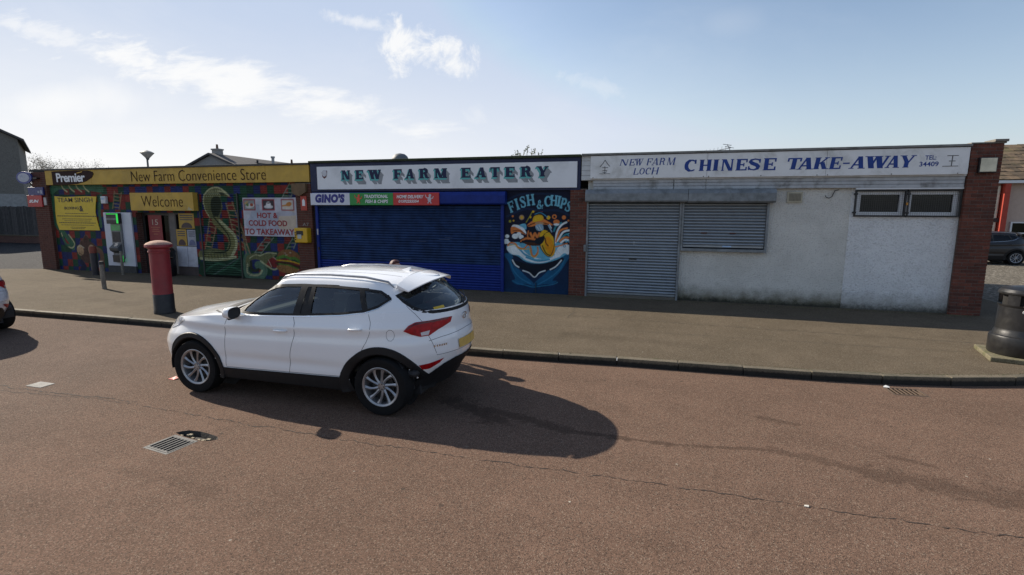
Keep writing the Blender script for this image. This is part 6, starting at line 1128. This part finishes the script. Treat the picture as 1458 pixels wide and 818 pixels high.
WHITE=mat('white_car_paint',(.84,.85,.86),.22,var=.015,scale=1.2,coat=.8,spec=.5)
suv=make_car((-4.37,5.98,0),math.pi,WHITE,'white SUV with black wheel arch cladding parked on the red road before the blue shutter')
hatch=make_car((-13.90,6.05,0),math.pi,mat('white_hatch_paint',(.66,.70,.76),.28,var=.015,coat=.8),'white hatchback cut off by the left edge with only its red tail lamp showing',scale=(.93,.93,.93),plate=False,details=False,bend=False)
dark=make_car((14.50,29.6,0),math.pi,mat('charcoal_car_paint',(.008,.007,.009),.35,var=.03,coat=.15),'dark charcoal car parked far off beyond the right brick pier',scale=(.96,.93,.93),plate=False,details=False)
# ================================================= STREET FURNITURE
RED=mat('post_red_paint',(.24,.020,.026),.45,var=.12,scale=4,bump=.15,bscale=40,dirt=((.16,.03,.03),.5),dirtscale=3)
t=thing('pillar_box',(-10.42,8.55,.12),'weathered red cylindrical post box with black base beside the kerb','post box')
MB().lathe([(0.000,0),(0.207,0),(0.207,.06),(0.198,.08),(0.198,.42),(0.192,.43)],(-10.42,8.55,.12),36).build('base',mat('post_black_paint',(.012,.012,.014),.5,dirt=((.08,.07,.06),.4)),t,smooth=35)
MB().lathe([(0.192,.43),(0.190,.44),(0.190,1.33),(0.207,1.34),(0.207,1.37),(0.196,1.38),(0.196,1.42)],(-10.42,8.55,.12),36).build('drum',RED,t,smooth=30)
cp=MB().lathe([(0.196,1.42),(0.257,1.455),(0.261,1.49),(0.253,1.515)],(-10.42,8.55,.12),36).build('cap_rim',RED,t,smooth=30)
MB().lathe([(0.254,1.512),(0.221,1.545),(0.142,1.58),(0.055,1.597),(0,1.60)],(-10.42,8.55,.12),36).build('cap',mat('faded_pink_cap',(.42,.25,.18),.85,var=.2,fine=.3,dirt=((.25,.10,.07),.6),dirtscale=6),t,smooth=40)
DRD=MB()
for q in (0,): 
    pts=[(-10.42+.193*math.cos(a),8.55+.193*math.sin(a)) for a in np.linspace(R(60),R(120),9)]
    k=0
    DRD.v=[(x,y,z) for z in (0.474,1.25) for x,y in pts]; DRD.f=[(i,i+1,i+10,i+9) for i in range(8)]
DRD.build('door',mat('post_red_door',(.25,.018,.022),.5),t)
MB().box(-10.48,-10.28,8.735,8.75,1.30,1.335).build('slot',BLK,t)
WOOD=mat('weathered_post_wood',(.21,.185,.15),.85,var=.25,scale=9,fine=.3,bscale=50,bump=.4,dirt=((.05,.045,.04),.6),dirtscale=6)
def post(x,y,r,h,label,m=WOOD,lean=0):
    t=thing('bollard',(x,y,.12),label,'bollard','posts standing on the pavement'); t.rotation_euler=(0,lean,0)
    MB().lathe([(r*1.02,0),(r,.1),(r*.98,h-.03),(r*.85,h-.005),(0,h)],(0,0,0),18).build('post',m,t,local=True,smooth=35); return t
a=post(-15.16,10.67,.056,.80,'leaning weathered timber post standing free on the sunlit pavement',lean=-.02); MB().lathe([(.058,.70),(.060,.72),(.060,.76),(.056,.78)],(0,0,0),18).build('band',mat('post_band',(.05,.045,.04),.8),a,local=True)
post(-17.80,13.20,.045,.82,'grey timber post in the shade before the cash machine')
a=post(-18.62,12.87,.10,.98,'thick dark bollard with a dull red top before the boxing board',mat('dark_bollard',(.03,.025,.028),.6)); MB().lathe([(.103,.76),(.105,.78),(.105,.92),(.09,.985),(0,.99)],(0,0,0),18).build('reflective_band',mat('dull_red_band',(.22,.05,.03),.6),a,local=True,smooth=30)
# store bin by the doorway
t=thing('store_bin',(-16.05,13.45,.12),'squat black bin beside the store doorway behind the red post box','litter bin'); MB().lathe([(.0,0),(.22,0),(.24,.05),(.25,.78),(.27,.80),(.27,.86),(.20,.95),(0,.97)],(0,0,0),24).build('drum',BLK,t,local=True,smooth=35); MB().box(-.14,.14,-.262,-.2,.66,.78).build('opening',PIT,t,local=True)
# round litter bin on slab
bx,by=5.54,9.72
t=thing('litter_bin',(bx,by,.12),'round black litter bin on a mossy concrete slab at the right edge','litter bin'); BINM=mat('black_bin_plastic',(.012,.012,.013),.38,var=.15,bump=.1,bscale=30,dirt=((.06,.055,.045),.4))
SLB=mat('mossy_slab',(.13,.115,.07),.9,var=.3,fine=.4,bscale=60,dirt=((.07,.08,.02),.8),dirtscale=5)
MB().lathe([(0,.075),(.36,.075),(.375,.10),(.375,.36),(.365,.385),(.34,.40),(.325,.46),(.318,.475),(.315,.50)],(0,0,0),40).build('base',BINM,t,local=True,smooth=32)
MB().lathe([(.312,.50),(.305,.86),(.315,.875),(.318,.90)],(0,0,0),40).build('drum',BINM,t,local=True,smooth=32)
hood=MB().lathe([(.318,1.06),(.33,1.075),(.33,1.10),(.30,1.145),(.22,1.18),(.1,1.2),(0,1.205)],(0,0,0),40).build('hood',BINM,t,local=True,smooth=32)
for a0 in (0,90,180,270): MB().lathe([(.31,.895),(.318,.90),(.318,1.065),(.30,1.065),(.30,.895)],(0,0,0),6,'z',R(a0+22),R(a0+50)).build('hood_post',BINM,t,local=True,smooth=32)
MB().lathe([(.26,.85),(.26,1.07)],(0,0,0),24).build('liner',PIT,t,local=True)
mb=MB(); 
for i,(an,z,s_) in enumerate(((-118,.90,.02),(-118,.81,.028),)):
    x,y=.320*math.cos(R(an)),.320*math.sin(R(an)); mb.lathe([(0,0),(s_,0),(s_,.006)],(x,y-.004,z),10,'y')
mb.build('sticker',mat('white_sticker',(.7,.7,.68),.4),t,local=True)
mb=MB(); 
for i in range(9):
    a0=R(-100+6*i); 
    if i<9: mb.add([(.322*math.cos(a0),.322*math.sin(a0),.74),(.322*math.cos(a0+.105),.322*math.sin(a0+.105),.74),(.322*math.cos(a0+.105),.322*math.sin(a0+.105),.86),(.322*math.cos(a0),.322*math.sin(a0),.86)],[(0,1,2,3)])
mb.build('label',mat('silver_label',(.35,.37,.40),.35),t,local=True)
tx=MB(); put_text(tx,'LITTER',-.12,1.150,.10,1.165,0); 
t.scale=(1,1,.96)
sl=MB().box(-.43,.52,-.47,.45,0,.075).build('slab',SLB,t,local=True,bevel=.012); sl.rotation_euler=(0,0,R(-14))
# ================================================= PERSON behind the car (only the head shows)
def skinned(name,m,parent,chain,sub=2,root=0):
    """chain: list of (x,y,z,r,parent index)"""
    me=bpy.data.meshes.new(name); me.from_pydata([c[:3] for c in chain],[(c[4],i) for i,c in enumerate(chain) if c[4]>=0],[]); o=link(bpy.data.objects.new(name,me))
    md=o.modifiers.new('skin','SKIN'); sk=me.skin_vertices[0] if me.skin_vertices else None
    if sk is None:
        bm=bmesh.new(); bm.from_mesh(me); lay=bm.verts.layers.skin.verify(); bm.to_mesh(me); bm.free(); sk=me.skin_vertices[0]
    for i,c in enumerate(chain):
        r_=c[3]; sk.data[i].radius=r_ if isinstance(r_,tuple) else (r_,r_); sk.data[i].use_root=(i==root)
    sb=o.modifiers.new('sub','SUBSURF'); sb.levels=sub; sb.render_levels=sub; md.use_smooth_shade=True
    bpy.context.view_layer.update(); m2=bpy.data.meshes.new_from_object(o.evaluated_get(bpy.context.evaluated_depsgraph_get())); bpy.data.objects.remove(o)
    m2.materials.clear(); m2.materials.append(m); o=link(bpy.data.objects.new(name,m2)); o.parent=parent; WLOC[o]=Vector((0,0,0)); return o
pt=thing('person',(-4.12,7.46,0),'person with dark red hair walking behind the white SUV, only the head above its roof','person'); pt.rotation_euler=(0,0,R(-12)); pt.scale=(1,1,1)
SKN=mat('skin',(.42,.22,.16),.55,var=.06)
ch=[(0,0,.86,(.13,.10),-1),(0,0,1.02,(.12,.09),0),(0,0,1.18,(.14,.095),1),(0,0,1.29,(.12,.08),2),(.01,0,1.37,.045,3),(.02,0,1.42,.05,4),(.03,0,1.49,(.068,.085),5),(.02,0,1.545,(.06,.07),6),
    (0,.09,.80,.085,0),(.10,.09,.45,.058,8),(.02,.09,.10,.036,9),(.12,.09,.04,.032,10),(0,-.09,.80,.085,0),(-.06,-.09,.45,.058,12),(-.22,-.09,.12,.036,13),(-.13,-.09,.05,.032,14),
    (0,.18,1.27,.05,3),(-.06,.22,1.02,.038,16),(.06,.22,.82,.028,17),(0,-.18,1.27,.05,3),(.05,-.22,1.02,.038,19),(.22,-.20,.88,.028,20)]
body=skinned('body',SKN,pt,ch,2)
skinned('coat',mat('dark_coat',(.03,.03,.05),.8),pt,[(0,0,.80,(.17,.13),-1),(0,0,1.0,(.15,.115),0),(0,0,1.18,(.165,.12),1),(0,0,1.31,(.12,.085),2),(0,.19,1.27,.066,3),(-.06,.23,1.02,.054,4),(.04,.23,.87,.045,5),(0,-.19,1.27,.066,3),(.05,-.23,1.02,.054,7),(.18,-.21,.91,.045,8)],2)
skinned('trousers',mat('dark_jeans',(.02,.025,.05),.85),pt,[(0,0,.88,(.14,.11),-1),(0,.09,.78,.10,0),(.10,.09,.45,.075,1),(.03,.09,.12,.06,2),(0,-.09,.78,.10,0),(-.06,-.09,.45,.075,4),(-.20,-.09,.14,.06,5)],2)
HAIR=mat('dark_red_hair',(.07,.010,.012),.6,var=.4,scale=30,bump=.5)
mb=MB(); n=16
for i in range(9):
    a=math.pi*i/8*.72
    for j in range(n):
        b=2*math.pi*j/n; rr=.098+.010*math.sin(7*b+i); back=-.03*(1 if math.cos(b)<0 else 0); mb.v.append((.005+1.08*rr*math.sin(a)*math.cos(b)*(1 if math.cos(b)<0 else (.92 if a<1.0 else .35)),.95*rr*math.sin(a)*math.sin(b),1.485+.108*math.cos(a)))
mb.f=[(i*n+j,i*n+(j+1)%n,(i+1)*n+(j+1)%n,(i+1)*n+j) for i in range(8) for j in range(n)]; mb.build('hair',HAIR,pt,local=True,smooth=80)
fc=MB(); fc.lathe([(0,.0),(.008,.004),(.012,.012)],(.098,.030,1.485),8,'z'); fc.lathe([(0,.0),(.008,.004),(.012,.012)],(.098,-.030,1.485),8,'z'); fc.build('eyes',BLK,pt,local=True)
MB().tube([(.092,0,1.49),(.118,0,1.455),(.10,0,1.445)],[.008,.013,.008],8).tube([(.098,-.022,1.42),(.104,0,1.419),(.098,.022,1.42)],.006,6).tube([(.02,.078,1.49),(.015,.085,1.46),(.02,.078,1.44)],.012,6).tube([(.02,-.078,1.49),(.015,-.085,1.46),(.02,-.078,1.44)],.012,6).build('face_features',SKN,pt,local=True,smooth=60)
for sx,sy in ((.06,.22),(.22,-.20)):
    hz=.80 if sx<.1 else .86
    skinned('hand',SKN,body,[(sx,sy,hz,.024,-1),(sx+.02,sy,hz-.06,.028,0),*[(sx+.02+.012*(k-1.5),sy,hz-.115,.009,1) for k in range(4)],*[(sx+.03+.012*(k-1.5),sy,hz-.155,.008,2+k) for k in range(4)],(sx+.055,sy+.01,hz-.08,.010,1)],1)
# ================================================= BACKGROUND
def wallbox(name,x0,x1,y0,y1,z0,z1,m,parent): return MB().box(x0,x1,y0,y1,z0,z1).build(name,m,parent)
HARL=mat('grey_brown_harling',(.17,.16,.14),.95,var=.08,fine=.25,bscale=20,bump=.3); SLATE=mat('grey_roof_tile',(.085,.08,.078),.9,var=.2,scale=3,fine=.2,bscale=10)
def gable_house(x0,x1,y0,y1,ze,zr,label,m,roofm,chim=(),ridge='y',base=None,winds=()):
    """ridge='y': gable faces the camera"""
    t=thing('house',((x0+x1)/2,y0,0),label,'house')
    xm=(x0+x1)/2; ym=(y0+y1)/2
    if ridge=='y':
        MB().prism([(x0,0),(x1,0),(x1,ze),(xm,zr),(x0,ze)],y0,y1).build('wall',m,t); o=.35; e=(zr-ze)/(xm-x0)
        rf=MB().add([(x,y,z) for y in (y0-.25,y1+.25) for x,z in ((x0-o,ze-o*e+.04),(xm,zr+.04),(x1+o,ze-o*e+.04),(x1+o,ze-o*e+.20),(xm,zr+.22),(x0-o,ze-o*e+.20))],[(0,1,4,5),(1,2,3,4),(6,7,10,11),(7,8,9,10),(0,6,7,1),(1,7,8,2),(3,4,10,9),(4,5,11,10),(0,5,11,6),(2,3,9,8)]).build('roof',roofm,t)
    else:
        MB().add([(x,y,z) for x in (x0,x1) for y,z in ((y0,0),(y1,0),(y1,ze),(ym,zr),(y0,ze))],[(0,1,2,3,4),(5,6,7,8,9),(0,1,6,5),(1,2,7,6),(2,3,8,7),(3,4,9,8),(4,0,5,9)]).build('wall',m,t); o=.4; e=(zr-ze)/(ym-y0)
        rf=MB().add([(x,y,z) for x in (x0-.3,x1+.3) for y,z in ((y0-o,ze-o*e+.04),(ym,zr+.04),(y1+o,ze-o*e+.04),(y1+o,ze-o*e+.2),(ym,zr+.22),(y0-o,ze-o*e+.2))],[(0,1,4,5),(1,2,3,4),(6,7,10,11),(7,8,9,10),(0,6,7,1),(1,7,8,2),(3,4,10,9),(4,5,11,10),(0,5,11,6),(2,3,9,8)]).build('roof',roofm,t)
    for cx,cy,w,z0,z1,np_ in chim:
        c=MB().box(cx-w/2,cx+w/2,cy-.3,cy+.3,z0,z1).box(cx-w/2-.06,cx+w/2+.06,cy-.36,cy+.36,z1,z1+.12).build('chimney',m,rf); mb=MB()
        for k in range(np_): mb.lathe([(.12,0),(.09,.4),(.11,.42)],(cx+(k-(np_-1)/2)*.3,cy,z1+.12),10)
        mb.build('chimney_pot',mat('clay_pot',(.12,.07,.05),.8),t)
    return t,rf
t,_=gable_house(-9.3,0,0,11,7.35,9.8,'tall grey harled house at the left edge beyond the board fence',HARL,SLATE)
wallbox('wall_band',-9.27,.03,-.05,.0,2.3,3.4,mat('pale_base_band',(.30,.30,.29),.9),t)
for c in t.children: c.matrix_parent_inverse=Matrix.Identity(4)
t.location=(-45.25,27,0); t.rotation_euler=(0,0,R(57)); WLOC[t]=Vector((0,0,0))
t,rf=gable_house(-45.2,-37.3,40,52,5.9,7.42,'grey house with a stepped gable and chimney behind the yellow fascia',mat('pale_grey_harling',(.30,.29,.27),.95,fine=.2,bscale=20),SLATE,chim=((-41.4,41.0,.75,6.9,8.0,1),))
MB().add([(-41.2,44,7.25),(-30.8,44,6.05),(-30.8,50,6.05),(-41.2,50,7.25),(-41.2,44,5),(-30.8,44,5),(-30.8,50,5),(-41.2,50,5)],[(0,1,2,3),(0,1,5,4),(1,2,6,5),(2,3,7,6),(3,0,4,7)]).build('roof',SLATE,t)
MB().tube([(-37.6,44,6.6),(-37.6,44,7.5)],.14,10).tube([(-37.6,44,7.45),(-37.6,44,7.62)],.2,10).build('flue',mat('pale_flue',(.35,.35,.35),.6),t); MB().tube([(-39.5,44,6.8),(-39.5,44,7.3)],.1,8).build('flue',TRIMI,t)
t,_=gable_house(-34.5,-29.5,46,52,5.6,6.45,'low dark roof with a small chimney behind the brick pier sign',HARL,SLATE,chim=((-37.6+.2,46.5,.7,6.2,7.0,1),),ridge='x')
# right hand house
t=thing('house',(20,33,0),'pink rendered house with brick red columns and brown tiled roof at the right edge','house')
PINK=mat('pinkish_render',(.46,.36,.30),.9,var=.05); BRK=mat('orange_red_column',(.36,.045,.025),.7,var=.1); PNK2=mat('pale_pink_brick',(.45,.22,.17),.9,var=.15)
MB().box(16.2,30,33.0,42,-.2,3.95).build('wall',PINK,t); MB().box(16.2,16.75,32.93,33.0,-.1,3.9).build('brick_panel',PNK2,t); MB().box(17.0,17.24,32.6,32.99,-.1,3.86).build('column',BRK,t); MB().tube([(16.86,32.85,-.1),(16.86,32.85,3.75)],.07,8).build('downpipe',mat('cream_pipe',(.5,.45,.36),.5),t); MB().box(16.80,16.98,32.75,32.84,1.9,2.1).build('bracket',TRIMI,t)
MB().box(16.3,30.5,32.55,32.72,3.88,4.02).build('gutter',PVC,t)
BT=mat('brown_tile',(.11,.08,.05),.95,var=.35,scale=2.5,fine=.3,bscale=8,dirt=((.09,.09,.03),.6),dirtscale=1)
rf=MB().add([(16.0,32.6,4.03),(31,32.6,4.03),(31,37,6.2),(17.0,37,6.2),(16.0,42,4.0),(31,42,4.0)],[(0,1,2,3),(3,2,5,4),(0,3,4)]).build('roof',mat('roof_underlay',(.06,.05,.04),.9),t); proto=None
for r_ in range(10):
    for c_ in range(26):
        y=32.6+r_*.44; z=4.06+r_*.217; x=16.2+r_*.09+c_*.34+(.17 if r_%2 else 0)
        if x>25: continue
        if proto is None:
            proto=MB().add([(0,0,.03),(.33,0,.03),(.33,.5,.25),(0,.5,.25),(0,0,-.01),(.33,0,-.01),(.33,.5,.21),(0,.5,.21)],[(0,1,2,3),(4,5,6,7),(0,1,5,4),(1,2,6,5),(2,3,7,6),(3,0,4,7)]).build('tile',mat('brown_tile_single',(.11,.08,.05),.95,var=.3,scale=3,rnd=.35,dirt=((.09,.09,.03),.6),dirtscale=1),rf); proto.parent=rf; proto.matrix_parent_inverse=Matrix.Identity(4); o=proto
        else: o=copyobj(proto)
        o.location=(x,y,z+random.uniform(-.01,.02))
w_=MB().box(17.6,21.0,32.9,33.0,1.30,1.36).box(17.6,21.0,32.9,33.0,1.85,1.91).box(17.6,17.68,32.9,33.0,.2,1.85).box(18.5,18.58,32.9,33.0,.2,1.85).box(19.6,19.68,32.9,33.0,.2,1.85).build('window',PVC,t); MB().box(17.68,21,32.95,32.99,.2,1.85).build('pane',GL,w_)
# fence and low wall at the left, in front of the tall house
t=thing('board_fence',(-47,25,0),'tall dark vertical board fence on a low brick wall at the left edge','fence'); FB=mat('dark_fence_board',(.060,.058,.058),.9,var=.2,rnd=.3); proto=None
ux=(-39.0+53.0)/100
for i in range(100):
    x=-53+i*.148
    if proto is None: proto=MB().box(0,.128,0,.02,.55,2.5).build('board',FB); proto.parent=t; proto.matrix_parent_inverse=Matrix.Translation(-WLOC[t]); o=proto
    else: o=copyobj(proto)
    o.location=(x,24.8+random.uniform(-.01,.01),random.uniform(-.03,.03))
MB().box(-53,-38.2,24.85,24.92,.8,.9).box(-53,-38.2,24.85,24.92,2.0,2.1).build('rail',FB,t)
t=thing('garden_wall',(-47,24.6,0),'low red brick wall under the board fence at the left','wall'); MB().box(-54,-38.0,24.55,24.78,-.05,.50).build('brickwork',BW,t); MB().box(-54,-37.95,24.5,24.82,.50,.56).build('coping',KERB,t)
# street lamp
t=thing('street_lamp',(-29.45,24,0),'slender street lamp with an upturned cone lantern behind the yellow fascia','street lamp'); PO=mat('lamp_grey_paint',(.13,.14,.14),.5)
MB().tube([(-29.45,24,0),(-29.45,24,5.25)],[.07,.05],10).build('post',PO,t,smooth=40); MB().lathe([(.06,5.25),(.08,5.30),(.10,5.36)],(-29.42,24,0),16).build('neck',PO,t); MB().lathe([(.10,5.36),(.33,5.62),(.34,5.64)],(-29.42,24,0),20).build('lantern_glass',mat('frosted_lantern',(.45,.45,.42),.35),t,smooth=40); MB().lathe([(.36,5.64),(.36,5.67),(.22,5.75),(.05,5.80),(0,5.82)],(-29.42,24,0),20).build('lantern_cap',PO,t,smooth=40)
# trees behind the left end
def tree(x,y,h,r,seed,label,leafm,nleaf=2600,z0=0,twig=True):
    t=thing('tree',(x,y,z0),label,'tree','trees behind the left end of the parade'); rd=random.Random(seed); tk=MB(); lf=MB(); tips=[]
    def br(p,d,L,rad,dep):
        q=p+d*L*.5+Vector((rd.uniform(-.1,.1),rd.uniform(-.1,.1),0))*L; e=q+(d+Vector((rd.uniform(-.2,.2),rd.uniform(-.2,.2),.05))).normalized()*L*.5
        tk.tube([p,q,e],[rad,rad*.8,rad*.6],5 if dep<3 else 3,False)
        if dep>=5: tips.append(e); return
        for k in range(3 if dep else 5):
            a=rd.uniform(0,6.28); sp=rd.uniform(.35,.8); nd=(d+Vector((math.cos(a)*sp,math.sin(a)*sp,rd.uniform(-.1,.25)))).normalized(); br(e if k else q,nd,L*rd.uniform(.62,.8),rad*.55,dep+1)
    br(Vector((0,0,0)),Vector((0,0,1)),h*.36,h*.022,0)
    tk.build('trunk',mat('bark',(.10,.085,.07),.9),t,local=True)
    for i in range(nleaf):
        c=rd.choice(tips)+Vector((rd.gauss(0,r*.07),rd.gauss(0,r*.07),rd.gauss(0,r*.06))); s=rd.uniform(.04,.09)*h/9; a=rd.uniform(0,6.28); b=rd.uniform(-1,1)
        u=Vector((math.cos(a),math.sin(a),b)).normalized()*s; v=Vector((-math.sin(a),math.cos(a),rd.uniform(-1,1))).normalized()*s*.6; lf.add([c-u,c+v,c+u,c-v],[(0,1,2,3)])
    lf.build('crown',leafm,t,local=True); return t
BUD=mat('pale_spring_leaf',(.20,.185,.14),.8,var=.4,scale=1.5)
tree(-74,47,8.6,4.5,4,'thinly leaved pale tree behind the left end of the parade, nearer the grey house',BUD,5200); tree(-70,50,7.6,4,9,'smaller sparse tree just left of the oval sign',BUD,4200); tree(-80,52,8.0,4,14,'bare hazy tree mostly behind the tall grey house',BUD,3600)
# far housing and hedge seen past the left end so that no bare horizon shows
t,_=gable_house(-110,-96,70,80,5.5,7.2,'far grey house between fence and parade on the left',HARL,SLATE,ridge='x')
